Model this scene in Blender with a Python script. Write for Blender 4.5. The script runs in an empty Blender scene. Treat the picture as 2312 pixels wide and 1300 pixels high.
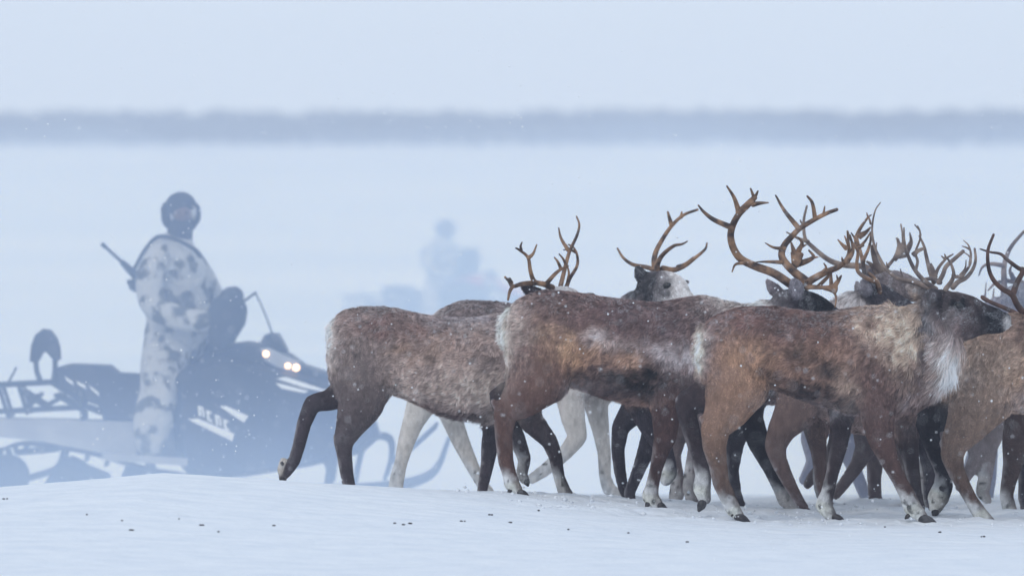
import bpy, math, random
import numpy as np
from mathutils import Vector
# ------------------------------------------------------------------ camera, sky, light
S = bpy.context.scene
COL = S.collection
FP, CX, CY, H = 17600.0, 1156.0, 650.0, 1.41      # focal length and centre in photo pixels, eye height
HY = 560.0                                         # photo row of eye level
cd = bpy.data.cameras.new("camera"); cam = bpy.data.objects.new("camera", cd); COL.objects.link(cam)
cd.sensor_width = 36; cd.lens = FP / 2312 * 36; cd.clip_start = 0.5; cd.clip_end = 6000
cam.location = (0, 0, H); cam.rotation_euler = (math.radians(90), 0, 0)
cd.shift_y = (HY - CY) / 2312
cd.dof.use_dof = True; cd.dof.focus_distance = 40.3; cd.dof.aperture_fstop = 3.4
S.camera = cam
SUN_EL, SUN_RZ = 42.0, 215.0
w = bpy.data.worlds.new("World"); S.world = w; w.use_nodes = True
nt = w.node_tree; bg = nt.nodes["Background"]
sky = nt.nodes.new("ShaderNodeTexSky"); sky.sky_type = 'NISHITA'; sky.sun_disc = False
sky.sun_elevation = math.radians(SUN_EL); sky.sun_rotation = math.radians(SUN_RZ)
sky.air_density = 1.0; sky.dust_density = 2.0; sky.ozone_density = 1.0
mx = nt.nodes.new("ShaderNodeMix"); mx.data_type = 'RGBA'; mx.inputs[0].default_value = 0.8
nt.links.new(sky.outputs[0], mx.inputs[6]); mx.inputs[7].default_value = (6.0, 6.9, 8.2, 1)   # overcast cloud
nt.links.new(mx.outputs[2], bg.inputs[0]); bg.inputs[1].default_value = 0.11
sl = bpy.data.lights.new("sun", 'SUN'); sun = bpy.data.objects.new("sun", sl); COL.objects.link(sun)
sl.energy = 0.5; sl.angle = math.radians(25); sl.color = (1, .97, .93)
sun.rotation_euler = (math.radians(90 - SUN_EL), 0, math.radians(-25))
S.view_settings.view_transform = 'Standard'; S.view_settings.look = 'None'; S.view_settings.exposure = 0.20
cy = S.cycles
cy.use_denoising = True; cy.max_bounces = 8; cy.diffuse_bounces = 3; cy.glossy_bounces = 2
cy.volume_bounces = 3; cy.transparent_max_bounces = 8; cy.sample_clamp_indirect = 4

rng = np.random.default_rng(7); random.seed(7)

# ------------------------------------------------------------------ helpers
def P(px, py, d):
    return np.array([(px - CX) / FP * d, d, H - (py - HY) / FP * d])

def mesh_np(name, v, faces, mat, parent=None, smooth=True, cols=None, loc=None):
    """v (n,3); faces list of tuples or (n,k) array"""
    me = bpy.data.meshes.new(name)
    v = np.asarray(v, dtype=np.float32)
    if isinstance(faces, np.ndarray):
        n, k = faces.shape
        me.vertices.add(len(v)); me.vertices.foreach_set("co", v.ravel())
        me.loops.add(n * k); me.loops.foreach_set("vertex_index", faces.ravel().astype(np.int32))
        me.polygons.add(n); me.polygons.foreach_set("loop_start", np.arange(0, n * k, k, dtype=np.int32))
        me.update(calc_edges=True)
    else:
        me.from_pydata(v.tolist(), [], [tuple(int(i) for i in f) for f in faces])
    if smooth: me.polygons.foreach_set("use_smooth", np.ones(len(me.polygons), dtype=bool))
    if cols is not None: set_cols(me, cols)
    me.materials.append(mat); me.update()
    ob = bpy.data.objects.new(name, me); COL.objects.link(ob)
    if parent is not None: ob.parent = parent
    if loc is not None: ob.location = loc
    return ob

def set_cols(me, cols):
    a = me.color_attributes.new("coat", 'FLOAT_COLOR', 'POINT')
    c = np.ones((len(cols), 4), dtype=np.float32); c[:, :3] = np.clip(cols, 0, 1)
    a.data.foreach_set("color", c.ravel())

def root(name, loc, label, cat, group=None):
    e = bpy.data.objects.new(name, None); COL.objects.link(e); e.location = loc; e.empty_display_size = .1
    e["label"] = label; e["category"] = cat
    if group: e["group"] = group
    return e

def tag(o, label=None, cat=None, group=None, kind=None):
    if label: o["label"] = label
    if cat: o["category"] = cat
    if group: o["group"] = group
    if kind: o["kind"] = kind
    return o

def catmull(a, n):
    """a (k,m) -> dense interpolation, n samples per span"""
    a = np.asarray(a, float)
    if len(a) == 1: return a
    p = np.vstack([2 * a[0] - a[1], a, 2 * a[-1] - a[-2]])
    out = []
    for i in range(1, len(p) - 2):
        for t in np.linspace(0, 1, n, endpoint=False):
            out.append(.5 * (2 * p[i] + (p[i + 1] - p[i - 1]) * t + (2 * p[i - 1] - 5 * p[i] + 4 * p[i + 1] - p[i + 2]) * t * t
                             + (3 * p[i] - p[i - 1] - 3 * p[i + 1] + p[i + 2]) * t ** 3))
    out.append(p[-2]); return np.array(out)

def loft(pts, r, rd, seg=16, round_caps=True, axis=None, capk=1.0):
    """tube through pts (n,3); r = half size in the view plane, rd = half size in depth"""
    pts = np.asarray(pts, float); n = len(pts)
    T = np.gradient(pts, axis=0); T /= np.linalg.norm(T, axis=1)[:, None] + 1e-9
    if axis is not None: T = np.tile(np.array(axis, float), (n, 1))
    Y = np.array([0, 1., 0]) + np.array([0, 0, 1.]) * 1e-4
    N = np.cross(T, Y); N /= np.linalg.norm(N, axis=1)[:, None] + 1e-9
    D = np.cross(N, T)
    if round_caps:
        ex = []
        for sgn, i in ((-1, 0), (1, n - 1)):
            rows = []
            for f in (.45, .8, .96):
                rows.append((pts[i] + sgn * T[i] * min(r[i], rd[i]) * f * capk, r[i] * math.sqrt(1 - f * f), rd[i] * math.sqrt(1 - f * f), N[i], D[i]))
            ex.append(rows)
        pre = ex[0][::-1]; post = ex[1]
        pts = np.vstack([[q[0] for q in pre], pts, [q[0] for q in post]])
        r = np.concatenate([[q[1] for q in pre], r, [q[1] for q in post]])
        rd = np.concatenate([[q[2] for q in pre], rd, [q[2] for q in post]])
        N = np.vstack([[q[3] for q in pre], N, [q[3] for q in post]]); D = np.vstack([[q[4] for q in pre], D, [q[4] for q in post]])
        n = len(pts)
    th = np.linspace(0, 2 * math.pi, seg, endpoint=False)
    v = (pts[:, None] + N[:, None] * (np.cos(th)[None, :, None] * r[:, None, None]) + D[:, None] * (np.sin(th)[None, :, None] * rd[:, None, None])).reshape(-1, 3)
    f = []
    for i in range(n - 1):
        for j in range(seg):
            k = (j + 1) % seg
            f.append((i * seg + j, i * seg + k, (i + 1) * seg + k, (i + 1) * seg + j))
    c0 = len(v); v = np.vstack([v, pts[0], pts[-1]])
    for j in range(seg):
        k = (j + 1) % seg
        f.append((c0, k, j)); f.append((c0 + 1, (n - 1) * seg + j, (n - 1) * seg + k))
    return v, f

class MB:
    def __init__(s): s.v = []; s.f = []; s.n = 0
    def add(s, v, f):
        s.v.append(np.asarray(v, float)); s.f += [tuple(i + s.n for i in q) for q in f]; s.n += len(v); return s
    def tube(s, pts, r, seg=8, flat=1.0, n=4):
        a = catmull(np.column_stack([pts, np.broadcast_to(np.asarray(r, float), (len(pts),))]), n)
        return s.add(*loft(a[:, :3], np.maximum(a[:, 3], 1e-4), np.maximum(a[:, 3], 1e-4) * flat, seg))
    def ell(s, c, r, seg=12):
        v = []; f = []
        m = seg // 2
        for i in range(m + 1):
            a = math.pi * i / m
            for j in range(seg):
                b = 2 * math.pi * j / seg
                v.append((c[0] + r[0] * math.sin(a) * math.cos(b), c[1] + r[1] * math.sin(a) * math.sin(b), c[2] + r[2] * math.cos(a)))
        for i in range(m):
            for j in range(seg):
                k = (j + 1) % seg; f.append((i * seg + j, (i + 1) * seg + j, (i + 1) * seg + k, i * seg + k))
        return s.add(v, f)
    def prism(s, poly, y0, y1, inset=0.0):
        """poly: (x,z) points; solid between depths y0 and y1, with the near edge chamfered by inset"""
        p = np.array(poly, float); n = len(p); c = p.mean(0)
        q = c + (p - c) * (1 - inset)
        L = [(q, y0), (p, y0 + (y1 - y0) * .12), (p, y1 - (y1 - y0) * .12), (q, y1)] if inset else [(p, y0), (p, y1)]
        v = [(a[0], y, a[1]) for pp, y in L for a in pp]; f = []
        for k in range(len(L) - 1):
            for i in range(n):
                j = (i + 1) % n; f.append((k * n + i, k * n + j, (k + 1) * n + j, (k + 1) * n + i))
        f.append(tuple(range(n))[::-1]); f.append(tuple((len(L) - 1) * n + i for i in range(n)))
        return s.add(v, f)
    def build(s, name, mat, parent=None, smooth=True):
        o = mesh_np(name, np.vstack(s.v), s.f, mat, parent, smooth)
        return o

# value noise in numpy
_perm = np.random.default_rng(3).random(4096)
def vnoise(p, scale, seed=0):
    q = p * scale + seed * 17.3 + 1000
    i = np.floor(q).astype(np.int64); f = q - i; f = f * f * (3 - 2 * f)
    def h(a, b, c): return _perm[(a * 1619 + b * 31337 + c * 6971 + seed * 101) & 4095]
    r = 0
    for dx in (0, 1):
        for dy in (0, 1):
            for dz in (0, 1):
                wgt = (f[:, 0] if dx else 1 - f[:, 0]) * (f[:, 1] if dy else 1 - f[:, 1]) * (f[:, 2] if dz else 1 - f[:, 2])
                r = r + wgt * h(i[:, 0] + dx, i[:, 1] + dy, i[:, 2] + dz)
    return r
def fbm(p, scale, seed=0, o=3):
    r = 0; a = .5; t = 0
    for k in range(o): r = r + a * vnoise(p, scale * 2 ** k, seed + k); t += a; a *= .5
    return r / t

# ------------------------------------------------------------------ materials
def mat(name, col, rough=.7, noise=None, bump=0, attr=False, emit=None, spec=.3, sheen=0):
    m = bpy.data.materials.new(name); m.use_nodes = True; t = m.node_tree; b = t.nodes["Principled BSDF"]
    b.inputs["Roughness"].default_value = rough; b.inputs["Specular IOR Level"].default_value = spec
    b.inputs["Base Color"].default_value = (*col, 1)
    if attr:
        a = t.nodes.new("ShaderNodeVertexColor"); a.layer_name = "coat"; t.links.new(a.outputs[0], b.inputs["Base Color"])
    tc = t.nodes.new("ShaderNodeTexCoord")
    if noise:
        col2, sc, lo, hi = noise
        n = t.nodes.new("ShaderNodeTexNoise"); n.inputs["Scale"].default_value = sc; n.inputs["Detail"].default_value = 5
        t.links.new(tc.outputs["Object"], n.inputs["Vector"])
        r = t.nodes.new("ShaderNodeValToRGB"); r.color_ramp.elements[0].position = lo; r.color_ramp.elements[1].position = hi
        r.color_ramp.elements[0].color = (*col, 1); r.color_ramp.elements[1].color = (*col2, 1)
        t.links.new(n.outputs[0], r.inputs[0]); t.links.new(r.outputs[0], b.inputs["Base Color"])
    if bump:
        n2 = t.nodes.new("ShaderNodeTexNoise"); n2.inputs["Scale"].default_value = bump[0]; n2.inputs["Detail"].default_value = 6
        t.links.new(tc.outputs["Object"], n2.inputs["Vector"])
        bp = t.nodes.new("ShaderNodeBump"); bp.inputs["Strength"].default_value = bump[1]; bp.inputs["Distance"].default_value = bump[2]
        t.links.new(n2.outputs[0], bp.inputs["Height"]); t.links.new(bp.outputs[0], b.inputs["Normal"])
    if emit:
        b.inputs["Emission Color"].default_value = (*emit[0], 1); b.inputs["Emission Strength"].default_value = emit[1]
    if sheen: b.inputs["Sheen Weight"].default_value = sheen
    return m
def snow_mat():
    m = mat('snow', (.82, .845, .87), .6, spec=.2); t = m.node_tree; b = t.nodes["Principled BSDF"]
    tc = t.nodes.new("ShaderNodeTexCoord")
    mp = t.nodes.new("ShaderNodeMapping"); mp.inputs["Scale"].default_value = (.05, .028, 1); t.links.new(tc.outputs["Object"], mp.inputs[0])
    n = t.nodes.new("ShaderNodeTexNoise"); n.inputs["Scale"].default_value = 1; n.inputs["Detail"].default_value = 6; n.inputs["Roughness"].default_value = .6; t.links.new(mp.outputs[0], n.inputs["Vector"])
    r = t.nodes.new("ShaderNodeValToRGB"); r.color_ramp.elements[0].position = .36; r.color_ramp.elements[1].position = .62
    r.color_ramp.elements[0].color = (.60, .655, .73, 1); r.color_ramp.elements[1].color = (.82, .845, .87, 1)     # wind-scoured crust and fresh snow
    t.links.new(n.outputs[0], r.inputs[0])
    # wind-packed grains close by
    mp2 = t.nodes.new("ShaderNodeMapping"); mp2.inputs["Scale"].default_value = (3.2, 5, 1); t.links.new(tc.outputs["Object"], mp2.inputs[0])
    n2 = t.nodes.new("ShaderNodeTexNoise"); n2.inputs["Scale"].default_value = 1; n2.inputs["Detail"].default_value = 8; n2.inputs["Roughness"].default_value = .65; t.links.new(mp2.outputs[0], n2.inputs["Vector"])
    r2 = t.nodes.new("ShaderNodeValToRGB"); r2.color_ramp.elements[0].position = .35; r2.color_ramp.elements[1].position = .6
    r2.color_ramp.elements[0].color = (.89, .91, .94, 1); r2.color_ramp.elements[1].color = (1, 1, 1, 1); t.links.new(n2.outputs[0], r2.inputs[0])
    sp = t.nodes.new("ShaderNodeSeparateXYZ"); t.links.new(tc.outputs["Object"], sp.inputs[0])
    mr = t.nodes.new("ShaderNodeMapRange"); mr.inputs[1].default_value = 46; mr.inputs[2].default_value = 70; t.links.new(sp.outputs[1], mr.inputs[0])
    mixn = t.nodes.new("ShaderNodeMix"); mixn.data_type = 'RGBA'; t.links.new(mr.outputs[0], mixn.inputs[0]); mixn.inputs[6].default_value = (.82, .845, .87, 1); t.links.new(r.outputs[0], mixn.inputs[7])
    mm = t.nodes.new("ShaderNodeMix"); mm.data_type = 'RGBA'; mm.blend_type = 'MULTIPLY'; mm.inputs[0].default_value = 1
    t.links.new(mixn.outputs[2], mm.inputs[6]); t.links.new(r2.outputs[0], mm.inputs[7]); t.links.new(mm.outputs[2], b.inputs["Base Color"])
    n3 = t.nodes.new("ShaderNodeTexNoise"); n3.inputs["Scale"].default_value = 7; n3.inputs["Detail"].default_value = 8; t.links.new(tc.outputs["Object"], n3.inputs["Vector"])
    bp = t.nodes.new("ShaderNodeBump"); bp.inputs["Strength"].default_value = .8; bp.inputs["Distance"].default_value = .05
    t.links.new(n3.outputs[0], bp.inputs["Height"]); t.links.new(bp.outputs[0], b.inputs["Normal"])
    return m
M = {
 'snow': snow_mat(),
 'skin': mat('hide', (.2, .15, .1), .9, attr=True, bump=(120, .6, .006), spec=.1),
 'fur': mat('fur', (.2, .15, .1), .65, attr=True, spec=.25),
 'antler': mat('antler', (.055, .034, .027), .45, noise=((.40, .235, .135), 18, .40, .68), bump=(60, .5, .003)),
 'antler_dark': mat('antler_dark', (.03, .018, .016), .45, noise=((.16, .08, .055), 12, .38, .75), bump=(60, .5, .003)),
 'antler_pale': mat('antler_pale', (.10, .075, .07), .5, noise=((.36, .27, .21), 15, .38, .75), bump=(60, .5, .003)),
 'hoof': mat('hoof', (.02, .017, .018), .4, noise=((.06, .05, .05), 40, .4, .7)),
 'eye': mat('eye', (.008, .006, .006), .08, spec=.6),
 'dung': mat('droppings', (.018, .012, .01), .6),
 'flake': mat('flakes', (.93, .94, .96), .5, emit=None),
 'black': mat('black_plastic', (.012, .014, .018), .45, noise=((.03, .033, .04), 6, .4, .7)),
 'seat': mat('seat_vinyl', (.02, .02, .024), .6),
 'alu': mat('tunnel_metal', (.30, .31, .34), .5, noise=((.42, .43, .46), 5, .35, .7)),
 'rubber': mat('rubber', (.02, .02, .022), .8),
 'decal': mat('decal_white', (.85, .86, .88), .5),
 'red': mat('red_paint', (.45, .06, .05), .4),
 'lens': mat('lamp_glass', (.30, .32, .36), .15, spec=.6),
 'lamp': mat('lamp_bulb', (1, .9, .75), .3, emit=((1, .60, .34), 3.2)),
 'camo': mat('camo_cloth', (.44, .44, .44), .9, noise=((.07, .07, .06), 9, .49, .58), bump=(7, 1.0, .08)),
 'hat': mat('dark_fleece', (.035, .035, .04), .95, bump=(60, .8, .01)),
 'face': mat('face_skin', (.13, .08, .062), .7),
 'mitt': mat('dark_mitt', (.03, .032, .036), .95, bump=(60, .8, .01)),
 'steel': mat('gun_metal', (.02, .02, .022), .4),
 'birch': mat('birch_scrub', (.045, .045, .05), .9, noise=((.09, .085, .09), .15, .35, .7)),
}
# ------------------------------------------------------------------ ground
def sstep(a, b, x): t = np.clip((x - a) / (b - a), 0, 1); return t * t * (3 - 2 * t)
RX = np.array([-60, -12, -6, -3.5, -2.63, -1.79, -1.19, -.81, -.4, .02, .74, 1.3, 2.5, 6, 60])
RH = np.array([.05, .08, .10, .15, .185, .245, .20, .170, .145, .115, .05, .01, .0, .02, .05])
def terrain(X, d, fine=True):
    X = np.atleast_1d(np.asarray(X, float)); d = np.atleast_1d(np.asarray(d, float))
    h = np.interp(X, RX, RH); dc = 39.6 + .5 * np.clip(X + 2.6, -1, 3.2)
    s = d - dc
    g = np.where(s < 0, np.exp(-(s / 3.2) ** 2 / 2), np.exp(-(s / (1.1 + .5 * sstep(-1, .5, X))) ** 2 / 2))
    z = h * g - .36 * sstep(44.5, 50.5, d)
    z = z + 20.4 * np.clip((d - 150) / 1250, 0, 1.3) ** 1.15
    z = z + .30 * np.exp(-((d - 107) / 14) ** 2)
    far = sstep(60, 400, d)
    p = np.column_stack([X, d, 0 * X])
    if fine:
        n = (fbm(p * [.5, 1, 1], .55, 1) - .5) * .05 + (fbm(p * [.5, 1, 1], 2.6, 5) - .5) * .016 + (vnoise(p * [.6, 1, 1], 14, 9) - .5) * .004 * (d < 48)
        herd = sstep(-.6, .9, X) * sstep(39.2, 39.9, d) * (1 - sstep(43, 45, d))
        z = z + n * (1 - .3 * sstep(45, 60, d)) + herd * ((fbm(p, 5, 21, 3) - .5) * .075 + (vnoise(p, 22, 29) - .5) * .018)
        z = z + far * ((fbm(p * [.3, 1, 1], .012, 12, 3) - .5) * 2.2 + (fbm(p * [.35, 1, 1], .05, 15, 2) - .5) * .5)
    return z
def axis_pts(fine0, fine1, step, lo, hi, k=1.09):
    a = list(np.arange(fine0, fine1, step)); s = step; x = fine1
    while x < hi: a.append(x); s *= k; x += s
    a.append(hi); s = step; x = fine0 - step; b = []
    while x > lo: b.append(x); s *= k; x -= s
    b.append(lo); return np.array(b[::-1] + a)
ax = axis_pts(-3.2, 3.2, .022, -420, 420, 1.10); ay = axis_pts(33, 45.5, .03, -60, 1700, 1.05)
GX, GY = np.meshgrid(ax, ay); gz = terrain(GX.ravel(), GY.ravel())
nx, ny = len(ax), len(ay)
idx = np.arange(nx * ny).reshape(ny, nx)
F = np.column_stack([idx[:-1, :-1].ravel(), idx[:-1, 1:].ravel(), idx[1:, 1:].ravel(), idx[1:, :-1].ravel()])
ground = mesh_np('ground', np.column_stack([GX.ravel(), GY.ravel(), gz]), F, M['snow']); tag(ground, kind='structure')
def gz1(X, d): return float(terrain(X, d)[0])

# ------------------------------------------------------------------ birch scrub line far behind
def scrub():
    V = []; FF = []; n = 0
    N = 3700
    X = rng.uniform(-412, 412, N); D = rng.uniform(1300, 1440, N)
    Z = terrain(X, D)
    px = X / D * FP
    dens = .75 + .5 * (vnoise(np.column_stack([X, X * 0, X * 0]), .03, 4))
    for i in range(N):
        hgt = rng.uniform(3.6, 5.9) * (.8 + .2 * dens[i]); wd = hgt * .36
        k = 46
        c = np.column_stack([rng.normal(0, wd * .5, k), rng.normal(0, wd * .5, k), rng.uniform(.1, 1, k) ** .8 * hgt]) + [X[i], D[i], Z[i]]
        a = rng.uniform(0, math.pi, k); s = rng.uniform(.35, .8, k) * (1.1 - .3 * (c[:, 2] - Z[i]) / hgt)
        u = np.column_stack([np.cos(a), np.sin(a), rng.normal(0, .3, k)]) * s[:, None]; v = np.column_stack([rng.normal(0, .2, k), rng.normal(0, .2, k), np.ones(k)]) * s[:, None]
        q = np.stack([c - u, c - v * .7, c + u, c + v], 1).reshape(-1, 3)
        V.append(q)
        V.append(np.array([[X[i] - .1, D[i], Z[i] - .3], [X[i] + .1, D[i], Z[i] - .3], [X[i] + .04, D[i], Z[i] + hgt * .8], [X[i] - .04, D[i], Z[i] + hgt * .8]]))
        n += 4 * (k + 1)
    V = np.vstack(V)
    return mesh_np('birch_wood', V, np.arange(len(V)).reshape(-1, 4), M['birch'], smooth=False)
tag(scrub(), 'far-off line of grey birch scrub across the snowy slope', 'wood', kind='stuff')

# ------------------------------------------------------------------ fur-covered animals
DB = (.055, .042, .045); BR = (.135, .092, .076); OR = (.42, .26, .155); GR = (.27, .23, .21); CR = (.74, .71, .64); WH = (.80, .80, .79); BK = (.02, .019, .022)
TAN = (.40, .31, .24); SL = (.07, .06, .07)

def chain(nodes, d, dy=0.0, flat=.8, col=BR, kind='leg', n=6):
    """nodes: (px, py, r_px[, dy, flat, col]) -> dict with dense samples in metres"""
    rows = []; cols = []
    for q in nodes:
        y = dy + (q[3] if len(q) > 3 and q[3] is not None else 0)
        fl = q[4] if len(q) > 4 and q[4] is not None else flat
        c = q[5] if len(q) > 5 else col
        dd = d + y; p = P(q[0], q[1], dd); r = q[2] * dd / FP
        rows.append([*p, r, r * fl, *c])
    a = catmull(rows, n)
    if kind == 'leg': a = .22 * a + .78 * np.array([np.interp(np.linspace(0, len(rows) - 1, len(a)), range(len(rows)), [q[k] for q in rows]) for k in range(len(rows[0]))]).T   # bony joints
    return dict(p=a[:, :3], r=np.maximum(a[:, 3], .003), rd=np.maximum(a[:, 4], .003), c=np.clip(a[:, 5:8], .01, 1), kind=kind)

def torso_chain(st, d, col):
    rows = []
    for x, t, b, wd in st:
        t += 5; b -= 6; p = P(x, (t + b) / 2, d); r = (b - t) / 2 * d / FP
        rows.append([*p, r, wd * .97, *col])
    a = catmull(rows, 6)
    return dict(p=a[:, :3], r=a[:, 3], rd=a[:, 4], c=a[:, 5:8], kind='torso', vert=True)

FURLEN = dict(torso=.026, neck=.042, head=.012, leg=.0075, tail=.05, ear=.012)
def remesh_body(chains, voxel):
    mb = MB()
    for c in chains: mb.add(*loft(c['p'], c['r'], c['rd'], 24 if c['kind'] in ('torso', 'neck', 'head') else 14, axis=(1, 0, 0) if c.get('vert') else None, capk=.38 if c.get('vert') else 1))
    me = bpy.data.meshes.new("tmp"); me.from_pydata(np.vstack(mb.v).tolist(), [], mb.f); me.update()
    ob = bpy.data.objects.new("tmp", me); COL.objects.link(ob)
    m = ob.modifiers.new("r", 'REMESH'); m.mode = 'VOXEL'; m.voxel_size = voxel; m.use_smooth_shade = True
    s = ob.modifiers.new("s", 'SMOOTH'); s.factor = .5; s.iterations = 3
    dg = bpy.context.evaluated_depsgraph_get()
    out = bpy.data.meshes.new_from_object(ob.evaluated_get(dg))
    bpy.data.objects.remove(ob); bpy.data.meshes.remove(me)
    return out

def reindeer(d, x0, label, torso, limbs, antlers=(), splats=(), base=BR, voxel=.011, dens=60000, antler_mat='antler',
             eyes=(), hooves=(), group='reindeer herd walking past', lenk=1.0, frost=.5, belly=None):
    origin = P(x0, 1180, d); origin[2] = 0
    R = root('reindeer', origin, label, 'reindeer', group)
    ch = [torso_chain(torso, d, base)] + list(limbs)
    me = remesh_body(ch, voxel)
    nv = len(me.vertices); co = np.empty(nv * 3, dtype=np.float32); me.vertices.foreach_get("co", co); co = co.reshape(-1, 3).astype(float)
    nm = np.empty(nv * 3, dtype=np.float32); me.vertex_normals.foreach_get("vector", nm); nm = nm.reshape(-1, 3).astype(float)
    # weights to chain samples
    PP = np.vstack([c['p'] for c in ch]); RR = np.concatenate([(c['r'] + c['rd']) / 2 for c in ch]); CC = np.vstack([c['c'] for c in ch])
    KK = np.concatenate([[c['kind']] * len(c['p']) for c in ch])
    TT = []
    for c in ch:
        t = np.gradient(c['p'], axis=0); t /= np.linalg.norm(t, axis=1)[:, None] + 1e-9
        TT.append(t if c['kind'] in ('leg', 'tail', 'ear') else -t)
    TT = np.vstack(TT)
    col = np.zeros((nv, 3)); flow = np.zeros((nv, 3)); ln = np.zeros(nv); wt = np.zeros(nv); wl = np.zeros(nv)
    LL = np.array([FURLEN[k] for k in KK]); istor = (KK == 'torso') | (KK == 'neck'); isleg = (KK == 'leg'); ishead = (KK == 'head') | (KK == 'ear')
    wh_ = np.zeros(nv); sk = np.zeros(nv); skc = np.zeros((nv, 3))
    SK = np.concatenate([c.get('sk', np.zeros(len(c['p']))) for c in ch]); SKC = np.vstack([np.tile(np.array(c.get('skc', (0, 0, 0)), float), (len(c['p']), 1)) for c in ch])
    LT = np.concatenate([np.linspace(0, 1, len(c['p'])) if c['kind'] == 'leg' else np.zeros(len(c['p'])) for c in ch]); lt = np.zeros(nv)
    for a in range(0, nv, 8000):
        dd = np.linalg.norm(co[a:a + 8000, None] - PP[None], axis=2) / RR[None]
        W = np.exp(-9 * (dd - dd.min(1)[:, None])); W /= W.sum(1)[:, None]
        col[a:a + 8000] = W @ CC; flow[a:a + 8000] = W @ TT; ln[a:a + 8000] = W @ LL
        wt[a:a + 8000] = W @ istor; wl[a:a + 8000] = W @ isleg; wh_[a:a + 8000] = W @ ishead; sk[a:a + 8000] = W @ SK; skc[a:a + 8000] = W @ (SKC * (SK > 0)[:, None]); lt[a:a + 8000] = W @ LT
    px = co[:, 0] / co[:, 1] * FP + CX; py = HY + (H - co[:, 2]) / co[:, 1] * FP
    j1 = fbm(co, 11, 2) - .5; j2 = fbm(co, 11, 33) - .5; j3 = fbm(co * [1, 1, .55], 42, 55, 2) - .5
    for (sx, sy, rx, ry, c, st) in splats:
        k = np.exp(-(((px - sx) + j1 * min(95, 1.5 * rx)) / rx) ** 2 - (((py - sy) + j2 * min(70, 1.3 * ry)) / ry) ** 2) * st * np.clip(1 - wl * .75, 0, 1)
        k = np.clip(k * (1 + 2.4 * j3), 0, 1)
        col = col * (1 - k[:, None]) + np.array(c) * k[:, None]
    # pale hair down the back of the legs and round the fetlocks
    gain = (1.46 * np.clip(wt, 0, 1) + 1.05 * (1 - np.clip(wt, 0, 1)))[:, None]
    col = np.minimum(col * gain * np.array([1.02, .955, .94]), .85)
    nz1 = vnoise(co, 45, 6) - .5
    rear = sstep(.35, .95, -nm[:, 0] + nz1 * .5) * sstep(.35, .6, lt) * wl * .5
    col = col * (1 - rear[:, None]) + np.array([.50, .46, .46]) * rear[:, None]
    k = np.clip(sk * 1.35 - .95 * sstep(-.35, .75, nm[:, 0] + nz1 * .9), 0, 1)
    kc = skc / np.maximum(sk, .05)[:, None]
    col = col * (1 - k[:, None]) + np.minimum(kc, .8) * (.75 + .5 * (nz1 + .5))[:, None] * k[:, None]
    spot = sstep(.72, .8, vnoise(co, 38, 16)) * k
    col = col * (1 - .8 * spot[:, None])
    mot = (.30 + .70 * fbm(co * [1, 1, 1.3], 10, 8, 3) + .70 * fbm(co, 34, 28, 2)) * 1.06
    body = wt[:, None]
    col = col * (mot[:, None] * body + (1 - body) * (.52 + .55 * fbm(co * [1, 1, .6], 24, 3, 3) + .4 * vnoise(co * [1, 1, .35], 85, 19))[:, None])
    off = origin
    me.name = 'body'; set_cols(me, col * .75)
    me.transform(__import__('mathutils').Matrix.Translation(-Vector(off)))
    me.materials.clear(); me.materials.append(M['skin'])
    bo = bpy.data.objects.new('body', me); COL.objects.link(bo); bo.parent = R
    # fur blades, one mesh
    me.calc_loop_triangles(); nt_ = len(me.loop_triangles); tri = np.empty(nt_ * 3, dtype=np.int32); me.loop_triangles.foreach_get("vertices", tri); tri = tri.reshape(-1, 3)
    A, B, C = co[tri[:, 0]], co[tri[:, 1]], co[tri[:, 2]]
    ar = np.linalg.norm(np.cross(B - A, C - A), axis=1) / 2
    tn = nm[tri[:, 0]]
    ok = (tn[:, 1] < .35)
    pr = ar * ok * (1 + 1.2 * wl[tri[:, 0]] + 1.5 * wh_[tri[:, 0]]); n = int(pr.sum() * dens)
    pick = rng.choice(nt_, n, p=pr / pr.sum())
    u = rng.random((n, 2)); sw = u.sum(1) > 1; u[sw] = 1 - u[sw]; bc = np.column_stack([1 - u.sum(1), u])[:, :, None]
    T3 = tri[pick]
    g = lambda arr: (arr[T3] * bc).sum(1)
    p = g(co); nn = g(nm); nn /= np.linalg.norm(nn, axis=1)[:, None] + 1e-9
    fl = g(flow); c = g(col); L = (ln[T3] * bc[:, :, 0]).sum(1); wtor = (wt[T3] * bc[:, :, 0]).sum(1); wleg = (wl[T3] * bc[:, :, 0]).sum(1); whd = (wh_[T3] * bc[:, :, 0]).sum(1)
    mane = np.zeros(n)
    ppx = p[:, 0] / p[:, 1] * FP + CX; ppy = HY + (H - p[:, 2]) / p[:, 1] * FP
    if belly is not None:
        for (sx, sy, rx, ry, k) in belly:
            L = L * (1 + k * np.exp(-((ppx - sx) / rx) ** 2 - ((ppy - sy) / ry) ** 2))
    fl = fl + np.array([0, 0, -.55]) * wtor[:, None]
    cl = np.column_stack([fbm(p, 30, s, 2) for s in (41, 52, 63)]) - .5
    fl = fl + cl * (2.6 * wtor + .8)[:, None] + rng.normal(0, .14, (n, 3))
    fl = fl - nn * (fl * nn).sum(1)[:, None]; fl /= np.linalg.norm(fl, axis=1)[:, None] + 1e-9
    lift = .30 + .35 * rng.random(n) + .35 * np.clip(cl[:, 0] * 2, 0, 1)
    L = L * lenk * (.6 + .7 * rng.random(n))
    t1 = fl + nn * lift[:, None]; t1 /= np.linalg.norm(t1, axis=1)[:, None]
    t2 = fl + nn * (lift * .4)[:, None] + np.array([0, 0, -.25]) + rng.normal(0, .12, (n, 3)); t2 /= np.linalg.norm(t2, axis=1)[:, None]
    wdir = np.cross(t1, nn); wdir /= np.linalg.norm(wdir, axis=1)[:, None] + 1e-9
    roll = rng.normal(0, .5, n)[:, None]
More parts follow.
